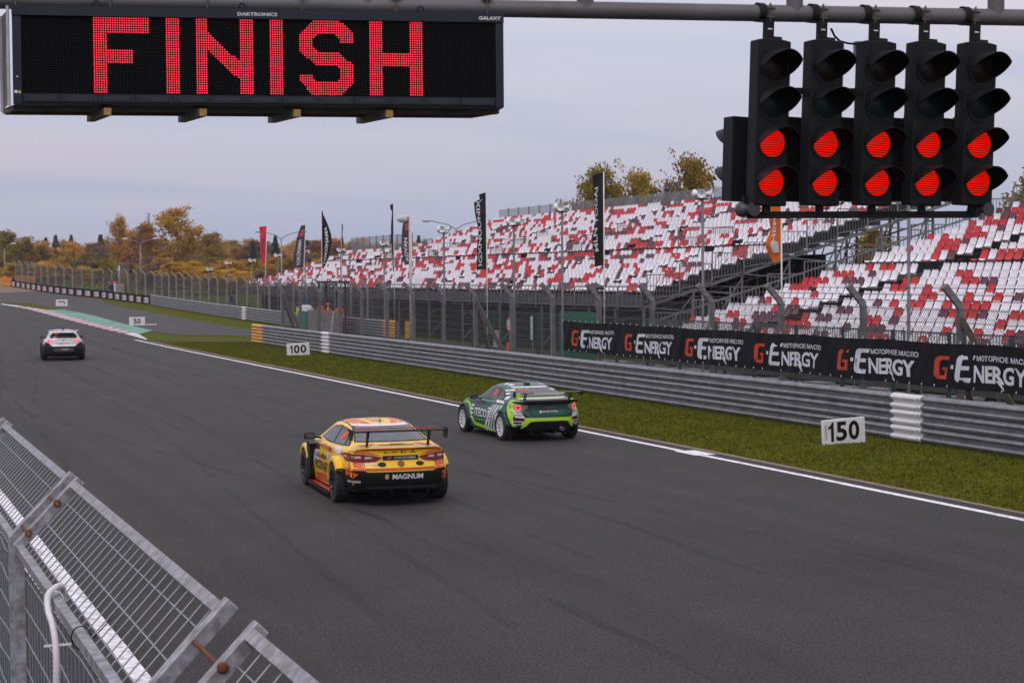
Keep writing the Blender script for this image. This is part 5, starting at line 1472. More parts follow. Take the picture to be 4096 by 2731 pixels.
def car_text(bvh, side, txt, u0, v0, w, h, mat, parent, off=.008, mirror=False, **kw):
    V, F = text_fit(txt, w, h, **kw)
    # split long faces so that letters follow the bodywork
    sx = -1 if (side == 'left') else 1
    pts = [(u0+sx*x, v0+y) for x, y in V]
    V3, F3 = lay(bvh, side, pts, F, off)
    return MB().add(V3, F3).build('lettering', mat, parent)
M_TYRE = pm('tyre_rubber', (.012, .012, .0125), rough=.75, var=.15, scale=10)
M_GLASS = pm('car_glass', (.016, .022, .024), rough=.08, var=.05, spec=.3)
M_GLASSR = pm('car_glass_rear', (.05, .055, .066), rough=.1, var=.2, scale=3, spec=.6)
M_TRIM = pm('black_trim', (.008, .008, .009), rough=.4, spec=.3)
M_CARBON = pm('carbon_black', (.008, .008, .009), rough=.5, var=.2, scale=30, spec=.25)
def wheel(parent, x, y, r, w, rim, spokes=10, toe=0.):
    s = 1 if x > 0 else -1
    e = bpy.data.objects.new('wheel', None)
    mb = MB(); mb.lathe([(r*.70, -w/2+.01), (r*.72, -w/2), (r*.93, -w/2), (r, -w/2+.03), (r, w/2-.03), (r*.93, w/2), (r*.72, w/2), (r*.70, w/2-.01)], None, n=40)
    ty = mb.build('tyre', M_TYRE, None, smooth=True, sharp=35)
    ty.name = 'wheel'; ty.parent = parent; ty.location = (x, y, r)
    mb = MB(); o = s*w/2
    mb.lathe([(r*.71, -o*.9), (r*.71, o*.96), (r*.66, o*.98), (r*.62, o*.78), (r*.62, -o*.9)], None, n=36)
    for k in range(spokes):
        a = 2*math.pi*k/spokes
        p = Vector((o*.55, math.cos(a)*.05, math.sin(a)*.05)); q = Vector((o*.86, math.cos(a)*r*.64, math.sin(a)*r*.64))
        mb.bar(p, q, r*.085, .03, up=(1, 0, 0))
    mb.lathe([(0, o*.68), (.05, o*.68), (.085, o*.52), (.085, o*.3)], None, n=18)
    mb.build('rim', rim, ty, smooth=True, sharp=40)
    mb = MB(); mb.lathe([(0, o*.15), (r*.52, o*.15), (r*.52, o*.05), (0, o*.05)], None, n=24); mb.build('brake_disc', M_POST, ty)
    return ty
def wing(parent, y, z, half, chord, th, mat, endmat, eh, ew, struts, ztop, sy=None, tilt=8, strutmat=None):
    mb = MB(); n = 9; V = []
    prof = [(0, 0), (.15, .55), (.5, .8), (1, .35), (1, .15), (.5, -.25), (.15, -.3)]
    ca, sa = math.cos(R(tilt)), math.sin(R(tilt))
    for x in (-half, half):
        for u, v in prof:
            yy = -(u-.5)*chord; zz_ = v*th
            V.append((x, y+yy*ca+zz_*sa*0, z+zz_*ca-yy*sa))
    m = len(prof); mb.add(V, [(i, (i+1) % m, m+(i+1) % m, m+i) for i in range(m)]+[tuple(range(m)), tuple(range(m, 2*m))[::-1]])
    w = mb.build('rear_wing', mat, parent)
    for s in (-1, 1):
        MB().prism([(-chord*.55, -eh*.75), (chord*.35, -eh*.75), (chord*.55, eh*.2), (chord*.5, eh*.3), (-chord*.55, eh*.3)], frame3((s*half, y, z), (0, -1, 0), (0, 0, 1)) , .014*1).build('end_plate', endmat, w)
    for x in struts:
        for dy in (-.05, .07):
            mb = MB(); mb.bar((x, y+dy, z), (x, (sy if sy is not None else y+.05)+dy*.6, ztop), .018, .03, up=(0, 1, 0)); mb.build('strut', strutmat or M_TRIM, w)
    return w
def mirror_part(parent, x, y, z, mat, sx=.17, sz=.12):
    for s in (-1, 1):
        mb = MB(); n = 12; V = []
        for q, (k, yy) in enumerate(((.35, .09), (.85, .05), (1., .0), (1., -.055), (.88, -.07))):
            V += [(s*(x+sx/2+k*sx/2*math.copysign(abs(math.cos(a))**.6, math.cos(a))), y+yy, z+k*sz/2*math.copysign(abs(math.sin(a))**.6, math.sin(a))) for a in (2*math.pi*i/n for i in range(n))]
        F = [(q*n+i, q*n+(i+1) % n, (q+1)*n+(i+1) % n, (q+1)*n+i) for q in range(4) for i in range(n)]+[tuple(range(n)), tuple(range(4*n, 5*n))[::-1]]
        mb.add(V, F); o = mb.build('door_mirror', mat, parent, smooth=True, sharp=50)
        MB().add([(s*(x+sx/2+.8*sx/2*math.copysign(abs(math.cos(a))**.6, math.cos(a))), y-.073, z+.8*sz/2*math.copysign(abs(math.sin(a))**.6, math.sin(a))) for a in (2*math.pi*i/n for i in range(n))], [tuple(range(n))]).build('mirror_glass', M_GLASSR, o)
        MB().bar((s*(x-.12), y+.02, z-.05), (s*(x+.03), y, z-.03), .035, .03).build('mirror_arm', M_TRIM, o)
def flare(parent, y, r, x0, x1, R0, R1, mat, a0, a1, open_back=True, lip=.0):
    """boxed-out wheel arch"""
    for s in (-1, 1):
        mb = MB(); n = 18; V = []
        for i in range(n+1):
            a = R(a0)+(R(a1)-R(a0))*i/n; c, q = math.cos(a), math.sin(a)
            for x, rr in ((x0, R1+.03), (x1-.02, R1+.015), (x1, R1-.01), (x1, R0), (x1-.03, R0-.01), (x0, R0)):
                V.append((s*x, y+c*rr, r+q*rr))
        F = []
        for i in range(n):
            for k in range(6): F.append((i*6+k, i*6+(k+1) % 6, (i+1)*6+(k+1) % 6, (i+1)*6+k))
        F += [tuple(range(6)), tuple(n*6+k for k in range(6))[::-1]]
        mb.add(V, F); mb.build('wheel_arch', mat, parent, smooth=True, sharp=40)

# ---- yellow saloon
M_CY = pm('yellow_car_paint', (.85, .50, .004), rough=.35, var=.05, scale=2, coat=.2)
M_CO = pm('orange_car_paint', (.62, .088, .008), rough=.35, var=.08, scale=2, coat=.2)
M_CR = pm('red_car_paint', (.46, .018, .016), rough=.35, var=.08, scale=2, coat=.2)
M_CW = pm('white_car_paint', (.68, .66, .68), rough=.35, var=.04, coat=.4)
M_TAIL = pm('tail_lamp_red', (.15, .004, .008), rough=.2, var=.35, scale=14, coat=.1, spec=.3)
M_TAILC = pm('tail_lamp_clear', (.42, .36, .37), rough=.15, var=.25, scale=20)
M_DGR = pm('dark_print', (.02, .02, .024), rough=.4)
M_NUM = pm('day_glow_number', (.75, .08, .03), rough=.5, emis=(1, .12, .04), estr=.25)
yc = thing('race_car', 'yellow and orange racing saloon with tall rear wing and black bumper', 'car', (8.76, 29.22, 0), R(-3.5))
PY = dict(zb=[(-1, .27), (-.6, .18), (0, .15), (2.6, .14), (3.1, .15), (3.6, .22)], ws=[(-1, .74), (-.5, .80), (.6, .84), (2, .84), (2.7, .82), (3.5, .70)],
          wm=[(-1, .79), (-.4, .86), (.4, .875), (2.2, .875), (2.9, .84), (3.6, .66)], wsh=[(-1, .76), (-.4, .83), (.5, .85), (1.9, .845), (2.7, .80), (3.6, .60)],
          zsh=[(-1, .955), (-.4, .965), (.6, .94), (2.0, .90), (2.9, .80), (3.6, .62)], wr=[(-1, .64), (-.42, .66), (-.1, .62), (.55, .555), (1.2, .56), (1.6, .56), (2.35, .66), (3.0, .62), (3.6, .5)],
          zr=[(-1, 1.005), (-.70, 1.045), (-.42, 1.065), (-.1, 1.17), (.25, 1.295), (.55, 1.375), (.9, 1.42), (1.25, 1.43), (1.55, 1.405), (1.8, 1.30), (2.1, 1.13), (2.40, .99), (2.9, .90), (3.4, .78), (3.6, .70)],
          rear=[(.2, -.82), (.40, -.94), (.55, -.97), (.66, -.955), (.70, -.90), (.82, -.875), (.95, -.86), (1.01, -.90), (1.06, -.86)], rear_plan=.30,
          front=[(.1, 3.35), (.4, 3.52), (.6, 3.48), (.8, 3.3), (.95, 3.1)], front_plan=.5, rear_blend=(-.88, -.30), front_blend=(2.9, 3.45), wb=2.64, arch=.365, wr_=.325, floor_black=.19)
ZS[0] = .80
body, bv = car_body(PY, M_CY, yc)
def glass_set(bv, car, rear_poly, side_polys, back_mat=M_GLASSR, frame=True):
    if frame:
        cx_ = sum(p[0] for p in rear_poly)/len(rear_poly); cz_ = sum(p[1] for p in rear_poly)/len(rear_poly)
        patch(bv, 'rear', [(cx_+(x-cx_)*1.07, cz_+(z-cz_)*1.10) for x, z in rear_poly], M_TRIM, car, 'window_surround', off=.003)
    patch(bv, 'rear', rear_poly, back_mat, car, 'rear_window', off=.007)
    for poly in side_polys: mpatch(bv, 'side', poly, M_GLASS, car, 'side_window', off=.007)
mpatch(bv, 'side', [(-.30, 1.015), (-.20, 1.075), (.12, 1.195), (.45, 1.29), (.95, 1.33), (1.35, 1.29), (1.68, 1.165), (2.0, .985), (1.2, .95), (.1, .985)], M_TRIM, yc, 'window_surround', off=.003)
glass_set(bv, yc, [(-.60, 1.09), (.60, 1.09), (.47, 1.325), (-.47, 1.325)],
          [[(.80, .985), (1.88, .985), (1.60, 1.14), (1.30, 1.26), (.86, 1.30)], [(-.0, 1.01), (.72, .985), (.78, 1.295), (.48, 1.265), (.14, 1.155)], [(-.24, 1.03), (-.07, 1.02), (.07, 1.14), (-.14, 1.07)]])
patch(bv, 'rear', [(-.50, 1.335), (.50, 1.335), (.49, 1.372), (-.49, 1.372)], M_CW, yc, 'window_banner', off=.006)
# tail: black bumper, lamps, lines, lettering
patch(bv, 'rear', [(-.86, .24), (.86, .24), (.86, .60), (.60, .60), (.56, .575), (-.56, .575), (-.60, .60), (-.86, .60)], M_TRIM, yc, 'bumper', off=.008)
patch(bv, 'rear', [(-.60, .60), (.60, .60), (.585, .638), (-.585, .638)], M_CO, yc, 'orange_band', off=.006)
mpatch(bv, 'rear', [(.60, .60), (.88, .60), (.88, .74), (.62, .74)], M_CO, yc, 'orange_corner', off=.004)
mpatch(bv, 'rear', [(.30, .82), (.42, .745), (.62, .73), (.83, .745), (.86, .80), (.82, .895), (.66, .89), (.45, .86)], M_TAIL, yc, 'tail_lamp', off=.014)
mpatch(bv, 'rear', [(.46, .80), (.58, .79), (.585, .835), (.50, .84)], M_TAILC, yc, 'lamp_insert', off=.018)
mpatch(bv, 'rear', [(.64, .80), (.74, .80), (.74, .85), (.645, .85)], M_TAILC, yc, 'lamp_insert', off=.018)
patch(bv, 'rear', [(-.66, .965), (.66, .965), (.80, .90), (.80, .93), (.64, 1.005), (-.64, 1.005), (-.80, .93), (-.80, .90)], M_CO, yc, 'orange_lip', off=.005)
mpatch(bv, 'rear', [(.30, .85), (.62, .90), (.80, .915), (.74, .95), (.5, .93)], M_CO, yc, 'orange_flash', off=.0045)
car_text(bv, 'rear', 'L A D A', -.27, .905, .54, .045, M_DGR, yc, bold=.02, off=.014)
patch(bv, 'rear', [(-.30, .765), (.30, .765), (.30, .855), (-.30, .855)], M_TRIM, yc, 'plate_panel', off=.010)
car_text(bv, 'rear', 'YOKOHAMA', -.12, .785, .38, .05, pm('plate_grey', (.32, .31, .31)), yc, bold=.02, off=.016)
patch(bv, 'rear', [(-.25, .79), (-.15, .845), (-.16, .80), (-.2, .785)], M_CR, yc, 'emblem', off=.015)
for x in (-.32, .32):
    patch(bv, 'rear', [(x+.07*math.cos(a), .695+.035*math.sin(a)) for a in np.linspace(0, 6.0, 14)], M_TRIM, yc, 'bonnet_vent', off=.010)
patch(bv, 'rear', [(.06*math.cos(a), .70+.05*math.sin(a)) for a in np.linspace(0, 6.0, 16)], pm('olive_badge', (.16, .09, .01)), yc, 'tow_badge', off=.010)
car_text(bv, 'rear', '21 lada', -.57, .68, .18, .05, M_CW, yc, bold=.02, off=.012)
car_text(bv, 'rear', 'MAGNUM', -.16, .455, .52, .085, M_CW, yc, bold=.035, off=.014)
patch(bv, 'rear', [(-.25+.035*math.cos(a), .50+.045*math.sin(a)) for a in np.linspace(0, 6, 12)], pm('badge_gold', (.5, .35, .2)), yc, 'badge', off=.014)
patch(bv, 'rear', [(.70, .47), (.76, .52), (.74, .44), (.715, .42)], M_CR, yc, 'red_mark', off=.014)
patch(bv, 'rear', [(-.82, .40), (-.66, .40), (-.66, .44), (-.82, .44)], pm('plate_grey', (.32, .31, .31)), yc, 'small_plate', off=.014)
mpatch(bv, 'rear', [(.70, .54), (.84, .60), (.84, .52), (.78, .47)], M_CO, yc, 'orange_corner', off=.012)
MB().bar((-.60, -.985, .33), (.60, -.985, .33), .05, .03).build('diffuser_lip', pm('gloss_black', (.012, .012, .013), rough=.12, coat=.5), yc)
mb = MB()
for x in (-.45, -.15, .15, .45): mb.box(x-.01, x+.01, -.90, -.55, .17, .28)
mb.box(-.55, .55, -.92, -.5, .29, .305); mb.build('diffuser', M_CARBON, yc)
# trunk emblem, roof stripes
patch(bv, 'top', [(.30*math.cos(a), -.60+.085*math.sin(a)) for a in np.linspace(0, 6.15, 30)], M_DGR, yc, 'emblem_ring', off=.004)
patch(bv, 'top', [(.285*math.cos(a), -.60+.075*math.sin(a)) for a in np.linspace(0, 6.15, 30)], M_CY, yc, 'emblem_ground', off=.006)
patch(bv, 'top', [(-.10, -.54), (.06, -.54), (.14, -.60), (.10, -.655), (-.02, -.62), (-.12, -.66)], M_DGR, yc, 'emblem', off=.008)
mpatch(bv, 'top', [(.34, -.42), (.62, -.42), (.60, -.60), (.50, -.72), (.42, -.55)], M_CO, yc, 'orange_flash', off=.004)
M_PINK = pm('pink_orange_paint', (.70, .13, .04), rough=.4, coat=.1)
for s in (-1, 1):
    patch(bv, 'top', [(s*.18, .58), (s*.30, .58), (s*.40, 1.15), (s*.36, 1.55), (s*.26, 1.5), (s*.30, 1.15)], M_PINK, yc, 'roof_stripe', off=.004)
    patch(bv, 'top', [(s*.36, .62), (s*.44, .66), (s*.48, 1.2), (s*.43, 1.3)], M_PINK, yc, 'roof_stripe', off=.004)
    patch(bv, 'top', [(s*.49, .50), (s*.515, .5), (s*.52, 1.5), (s*.50, 1.5)], M_TRIM, yc, 'roof_gutter', off=.004)
patch(bv, 'top', [(-.10, .75), (.10, .75), (.14, 1.5), (-.14, 1.5)], pm('roof_number', (.52, .34, .12), rough=.4), yc, 'roof_panel', off=.004)
MB().tube([(0, .62, 1.24), (0, .60, 1.33)], .01, n=6).build('aerial', M_TRIM, yc)
# sides
SIDE = [([(.30, .42), (1.9, .36), (1.9, .50), (.32, .56)], M_CY, 'yellow_panel'), ([(.35, .22), (1.95, .20), (1.95, .32), (.36, .40)], M_CO, 'orange_panel'),
        ([(.55, .78), (1.45, .80), (1.35, .90), (.75, .885), (.60, .83)], M_CO, 'orange_panel'), ([(1.05, .62), (1.5, .60), (1.3, .72)], M_CO, 'orange_panel'),
        ([(-.25, .86), (.10, .80), (.42, .86), (.30, .945), (-.05, .95)], M_CW, 'white_panel'), ([(1.62, .74), (2.05, .72), (2.12, .89), (1.70, .90)], M_DGR, 'dark_panel'),
        ([(1.60, .55), (2.1, .5), (2.15, .70), (1.7, .72)], M_CW, 'white_panel'), ([(2.7, .62), (3.05, .60), (3.0, .74), (2.72, .78)], M_CW, 'white_panel'), ([(.75, .66), (1.0, .66), (.92, .75), (.7, .75)], M_CW, 'white_panel')]
for poly, m, nme in SIDE: mpatch(bv, 'side', poly, m, yc, nme, off=.004)
for sd in ('left', 'right'):
    u = 1.92 if sd == 'left' else .55
    car_text(bv, sd, 'ROSNEFT', u, .40, 1.35, .17, M_DGR, yc, bold=.03)
    car_text(bv, sd, 'LADA SPORT', u, .60, 1.0, .085, M_DGR, yc, bold=.02)
    car_text(bv, sd, '18', .52 if sd == 'left' else .25, 1.08, .25, .15, M_NUM, yc, bold=.02, shear=.3, off=.012)
mpatch(bv, 'side', [(.62, .84), (.74, .84), (.75, .875), (.63, .88)], M_TRIM, yc, 'door_handle', off=.014)
mpatch(bv, 'side', [(1.40, .83), (1.52, .83), (1.53, .865), (1.41, .87)], M_TRIM, yc, 'door_handle', off=.014)
flare(yc, 0, .325, .74, .975, .37, .435, M_CY, 4, 142)
flare(yc, 2.64, .325, .74, .965, .37, .425, M_CY, 30, 150)
for s in (-1, 1):
    mb = MB(); mb.prism([(2.25, .16), (2.12, .25), (2.08, .80), (2.30, .86), (2.40, .78), (2.34, .3)], frame3((s*.80, 0, 0), (0, 1, 0), (0, 0, 1)), s*.15); mb.build('vent_panel', M_TRIM, yc)
    mb = MB(); mb.box(min(s*.80, s*.96), max(s*.80, s*.96), .42, 2.2, .115, .145); mb.build('side_skirt', M_CR, yc)
    mb = MB(); mb.box(min(s*.962, s*.975), max(s*.962, s*.975), .42, 2.2, .09, .16); mb.build('skirt_edge', M_TRIM, yc)
M_RIMB = pm('black_rim', (.016, .016, .018), rough=.35)
for x in (-.83, .83):
    for y in (0, 2.64): wheel(yc, x, y, .325, .27, M_RIMB)
wing(yc, -.80, 1.225, .80, .26, .036, M_CARBON, M_CARBON, .17, .02, (-.52, .52), .96, sy=-.66, tilt=7)
MB().box(-.72, .72, -.68, -.655, 1.262, 1.278).build('wing_edge', M_CR, yc)
mirror_part(yc, .88, 1.98, .96, M_TRIM, sx=.20, sz=.14)

# shut lines
M_GAP = pm('shut_line', (.012, .008, .006), rough=.8, spec=.1)
mpatch(bv, 'rear', [(.592, .64), (.600, .64), (.612, .90), (.602, .90)], M_GAP, yc, 'shut_line', off=.007, res=.03)
for y_, t_ in ((.76, .80), (2.02, 1.98)):
    mpatch(bv, 'side', [(y_, .24), (y_+.010, .24), (t_+.010, .95), (t_, .95)], M_GAP, yc, 'shut_line', off=.007, res=.03)
mpatch(bv, 'side', [(.40, .225), (2.02, .205), (2.02, .214), (.40, .234)], M_GAP, yc, 'shut_line', off=.007, res=.03)

# ---- green coupe
M_CG = pm('green_car_paint', (.003, .078, .047), rough=.33, var=.08, scale=2, coat=.15, spec=.35)
M_LIME = pm('lime_car_paint', (.40, .66, .03), rough=.35, var=.06, scale=2, coat=.4)
M_RING = pm('tail_ring_lit', (.5, .02, .02), rough=.3, emis=(1, .05, .06), estr=1.6)
gc = thing('race_car', 'green and lime racing coupe with white stripes, white wheels and lit round tail lamps', 'car', (15.16, 38.62, 0), R(0.5))
PG = dict(zb=[(-.9, .30), (-.5, .18), (0, .14), (2.5, .13), (3.0, .14), (3.5, .2)], ws=[(-.9, .74), (-.4, .82), (.6, .83), (2, .83), (2.6, .82), (3.4, .70)],
          wm=[(-.9, .82), (-.3, .90), (.3, .905), (1.0, .86), (2.0, .86), (2.6, .88), (3.0, .85), (3.5, .62)], wsh=[(-.9, .74), (-.3, .84), (.3, .845), (1.0, .81), (1.9, .80), (2.6, .81), (3.0, .76), (3.5, .5)],
          zsh=[(-.9, .89), (-.3, .92), (.3, .90), (1.0, .85), (2.0, .84), (2.7, .79), (3.5, .58)], wr=[(-.9, .60), (-.35, .60), (.05, .57), (.6, .535), (1.1, .535), (1.45, .54), (2.1, .60), (2.8, .58), (3.5, .4)],
          zr=[(-.9, .935), (-.6, .945), (-.33, .975), (0, 1.09), (.35, 1.195), (.65, 1.25), (.95, 1.272), (1.2, 1.265), (1.45, 1.215), (1.75, 1.07), (2.05, .93), (2.6, .86), (3.2, .76), (3.5, .66)],
          rear=[(.2, -.66), (.36, -.76), (.50, -.80), (.62, -.79), (.72, -.75), (.86, -.72), (.94, -.80), (.99, -.72)], rear_plan=.42,
          front=[(.1, 3.2), (.4, 3.38), (.6, 3.3), (.9, 2.95)], front_plan=.6, rear_blend=(-.75, -.2), front_blend=(2.75, 3.3), wb=2.57, arch=.352, wr_=.315, floor_black=.17)
ZS[0] = .97
body, bv = car_body(PG, M_CG, gc)
mpatch(bv, 'side', [(.02, .935), (.10, .99), (.42, 1.10), (.80, 1.17), (1.15, 1.165), (1.45, 1.07), (1.82, .875), (1.0, .875)], M_TRIM, gc, 'window_surround', off=.003)
glass_set(bv, gc, [(-.54, 1.00), (.54, 1.00), (.45, 1.165), (-.45, 1.165)], [[(.60, .895), (1.70, .885), (1.42, 1.06), (1.12, 1.155), (.70, 1.155)], [(.12, .94), (.53, .90), (.62, 1.145), (.40, 1.085)]])
patch(bv, 'rear', [(-.45, 1.178), (.45, 1.178), (.44, 1.202), (-.44, 1.202)], M_CW, gc, 'window_banner', off=.006)
car_text(bv, 'rear', '31 31', -.40, 1.115, .26, .045, M_NUM, gc, bold=.03, off=.012)
patch(bv, 'rear', [(-.60, .955), (.60, .955), (.56, .985), (-.56, .985)], pm('pale_lime', (.55, .62, .35), rough=.35), gc, 'lime_band', off=.005)
# tail
patch(bv, 'rear', [(-.68, .94), (.68, .94), (.76, .90), (.74, .78), (.60, .83), (.45, .845), (-.45, .845), (-.60, .83), (-.74, .78), (-.76, .90)], M_TRIM, gc, 'tail_panel', off=.005)
MB().prism([(-.62, .0), (.62, .0), (.70, .03), (.60, .055), (-.60, .055), (-.70, .03)], frame3((0, -.76, .895), (1, 0, 0), (0, 0, 1)), .14).build('duck_tail', M_TRIM, gc)
patch(bv, 'rear', [(-.42, .835), (.42, .835), (.47, .70), (.38, .60), (-.38, .60), (-.47, .70)], pm('green_boot', (.004, .080, .048), rough=.33, coat=.15, spec=.35), gc, 'boot_panel', off=.007)
patch(bv, 'rear', [(-.21, .735), (.21, .735), (.21, .815), (-.21, .815)], M_TRIM, gc, 'plate_panel', off=.011)
car_text(bv, 'rear', 'YOKOHAMA', -.09, .755, .27, .04, pm('plate_grey', (.32, .31, .31)), gc, bold=.02, off=.017)
patch(bv, 'rear', [(-.185, .76), (-.10, .805), (-.11, .765), (-.15, .75)], M_CR, gc, 'emblem', off=.016)
car_text(bv, 'rear', 'POWER WHEELS', -.17, .665, .38, .04, M_CW, gc, bold=.02, off=.013)
patch(bv, 'rear', [(-.215+.03*math.cos(a), .683+.03*math.sin(a)) for a in np.linspace(0, 6, 12)], M_CW, gc, 'badge', off=.013)
for s in (-1, 1):
    sh_ = lambda P: [(s*x, z) for x, z in P]
    patch(bv, 'rear', sh_([(.47, .83), (.60, .845), (.80, .84), (.82, .76), (.74, .705), (.60, .70), (.50, .76)]), pm('lamp_shell', (.30, .27, .26), rough=.2, var=.3, scale=12), gc, 'tail_lamp', off=.009)
    patch(bv, 'rear', sh_([(.68+.055*math.cos(a), .775+.062*math.sin(a)) for a in np.linspace(0, 6.1, 18)]), M_RING, gc, 'lamp_ring', off=.016)
    patch(bv, 'rear', sh_([(.68+.030*math.cos(a), .775+.034*math.sin(a)) for a in np.linspace(0, 6.1, 14)]), M_TAIL, gc, 'lamp_core', off=.019)
    patch(bv, 'rear', sh_([(.55, .40), (.88, .36), (.88, .72), (.62, .69), (.50, .56)]), M_TRIM, gc, 'corner_panel', off=.004)
    patch(bv, 'rear', sh_([(.56, .54), (.76, .56), (.76, .66), (.62, .66)]), M_CW, gc, 'white_decal', off=.008)
    patch(bv, 'rear', sh_([(.60, .68), (.78, .69), (.80, .735), (.66, .71)]), M_CW, gc, 'white_decal', off=.008)
    patch(bv, 'rear', sh_([(.60, .40), (.80, .39), (.82, .47), (.60, .48)]), M_CW, gc, 'white_decal', off=.008)
    patch(bv, 'rear', sh_([(.63, .42), (.77, .415), (.78, .455), (.63, .46)]), M_TRIM, gc, 'dark_decal', off=.011)
    patch(bv, 'rear', sh_([(.66, .49), (.78, .49), (.78, .52), (.66, .52)]), M_TAIL, gc, 'reflector', off=.012)
car_text(bv, 'rear', 'ITECO', -.75, .585, .16, .045, M_CG, gc, bold=.02, off=.013)
patch(bv, 'rear', [(-.58, .50), (-.56, .55), (.56, .55), (.58, .50), (.64, .30), (.54, .36), (.46, .46), (.34, .475), (-.34, .475), (-.46, .46), (-.54, .36), (-.64, .30)], M_LIME, gc, 'lime_bumper_band', off=.010)
patch(bv, 'rear', [(-.52, .36), (-.44, .455), (-.33, .47), (.33, .47), (.44, .455), (.52, .36), (.58, .24), (-.58, .24)], M_TRIM, gc, 'diffuser_panel', off=.006)
mb = MB()
for x in (-.4, -.13, .13, .4): mb.box(x-.01, x+.01, -.74, -.4, .17, .28)
mb.build('diffuser', M_CARBON, gc)
MB().lathe([(.03, -.82), (.045, -.82), (.045, -.6), (.03, -.6)], Matrix.Translation((.30, 0, .29)) @ Matrix.Rotation(R(90), 4, 'Z'), n=12).build('exhaust', M_POST, gc)
# sides: lime sweep, white stripes, lettering
mpatch(bv, 'side', [(2.12, .48), (2.22, .62), (2.36, .70), (2.55, .735), (2.75, .70), (2.72, .735), (2.5, .775), (2.28, .74), (2.12, .63), (2.0, .44), (1.8, .30), (.40, .20), (.42, .15), (1.9, .22), (2.05, .34)], M_LIME, gc, 'lime_sweep', off=.005)
mpatch(bv, 'side', [(-.62, .92), (-.30, .945), (-.28, .76), (-.40, .55), (-.48, .35), (-.55, .35), (-.52, .55), (-.58, .74)], M_LIME, gc, 'lime_sweep', off=.005)
for k in range(4):
    a_ = .58+k*.19
    mpatch(bv, 'side', [(a_, .17), (a_+.105, .17), (a_-.22, .54), (a_-.50, .79), (a_-.65, .82), (a_-.34, .53)], M_CW, gc, 'white_stripe', off=.005)
mpatch(bv, 'side', [(-.10, .84), (-.06, .90), (.55, .905), (.42, .85)], M_CW, gc, 'white_stripe', off=.005)
mpatch(bv, 'side', [(-.12, .95), (-.05, 1.02), (.12, .985), (.06, .925)], M_CW, gc, 'white_stripe', off=.006)
mpatch(bv, 'side', [(.02, 1.055), (.10, 1.09), (.30, 1.07), (.22, 1.03)], M_CW, gc, 'white_stripe', off=.006)
mpatch(bv, 'side', [(.18, 1.12), (.28, 1.155), (.48, 1.13), (.38, 1.10)], M_CW, gc, 'white_stripe', off=.006)
for z in (.40, .50, .60, .68):
    mpatch(bv, 'side', [(1.92, z-.025), (2.12, z-.025), (2.12, z+.02), (1.92, z+.02)], M_CW, gc, 'white_stripe', off=.006)
    mpatch(bv, 'side', [(.78, z-.025), (1.0, z-.025), (.96, z+.02), (.74, z+.02)], M_CW, gc, 'white_stripe', off=.006)
for k in range(5): mpatch(bv, 'side', [(.42+k*.16, .145), (.50+k*.16, .145), (.40+k*.16, .20), (.32+k*.16, .20)], M_CW, gc, 'sill_stripe', off=.008)
mpatch(bv, 'side', [(1.25, .735), (1.75, .735), (1.72, .82), (1.22, .82)], M_DGR, gc, 'sponsor_panel', off=.006)
for sd in ('left', 'right'):
    u = 1.86 if sd == 'left' else 1.04
    car_text(bv, sd, 'ITECO', u, .44, .84, .20, M_CW, gc, bold=.03)
    car_text(bv, sd, 'racing team', u-(.05 if sd == 'left' else -.05), .35, .70, .06, M_LIME, gc, bold=.01)
    car_text(bv, sd, '31', 1.0 if sd == 'left' else .72, .98, .24, .13, M_NUM, gc, bold=.03, shear=.3, off=.012)
mpatch(bv, 'top', [(.30, .58), (.44, .55), (.46, .70), (.32, .74)], M_CW, gc, 'white_stripe', off=.005)
mpatch(bv, 'top', [(.33, .82), (.46, .78), (.46, .92), (.34, .97)], M_CW, gc, 'white_stripe', off=.005)
M_RIMW = pm('white_rim', (.62, .61, .64), rough=.35, var=.05)
for x in (-.775, .775):
    for y in (0, 2.57): wheel(gc, x*1.03, y, .315, .235, M_RIMW, spokes=10)
flare(gc, 0, .315, .72, .905, .36, .40, M_CG, 0, 170)
flare(gc, 2.57, .315, .72, .895, .36, .40, M_CG, 5, 175)
wing(gc, -.72, 1.105, .80, .24, .035, M_CG, M_TRIM, .11, .02, (-.55, .55), .92, sy=-.62, tilt=6)
MB().box(-.40, .35, -.846, -.842, 1.095, 1.118).build('wing_decal', M_CW, gc)
MB().prism([(-.05, -.09), (.05, -.07), (.055, .04), (-.055, .04)], frame3((-.79, -.86, 1.09), (1, 0, 0), (0, 0, 1)), .004).build('wing_badge', M_LIME, gc)
mirror_part(gc, .82, 1.75, .905, M_TRIM, sx=.19, sz=.13)
MB().box(-.06, .06, .55, .68, 1.20, 1.265).build('roof_vent', M_TRIM, gc)

for y_, t_ in ((.62, .58), (1.86, 1.80)):
    mpatch(bv, 'side', [(y_, .24), (y_+.010, .24), (t_+.010, .88), (t_, .88)], M_GAP, gc, 'shut_line', off=.009, res=.03)
mpatch(bv, 'rear', [(.41, .60), (.418, .60), (.478, .70), (.47, .70)], M_GAP, gc, 'shut_line', off=.010, res=.03)
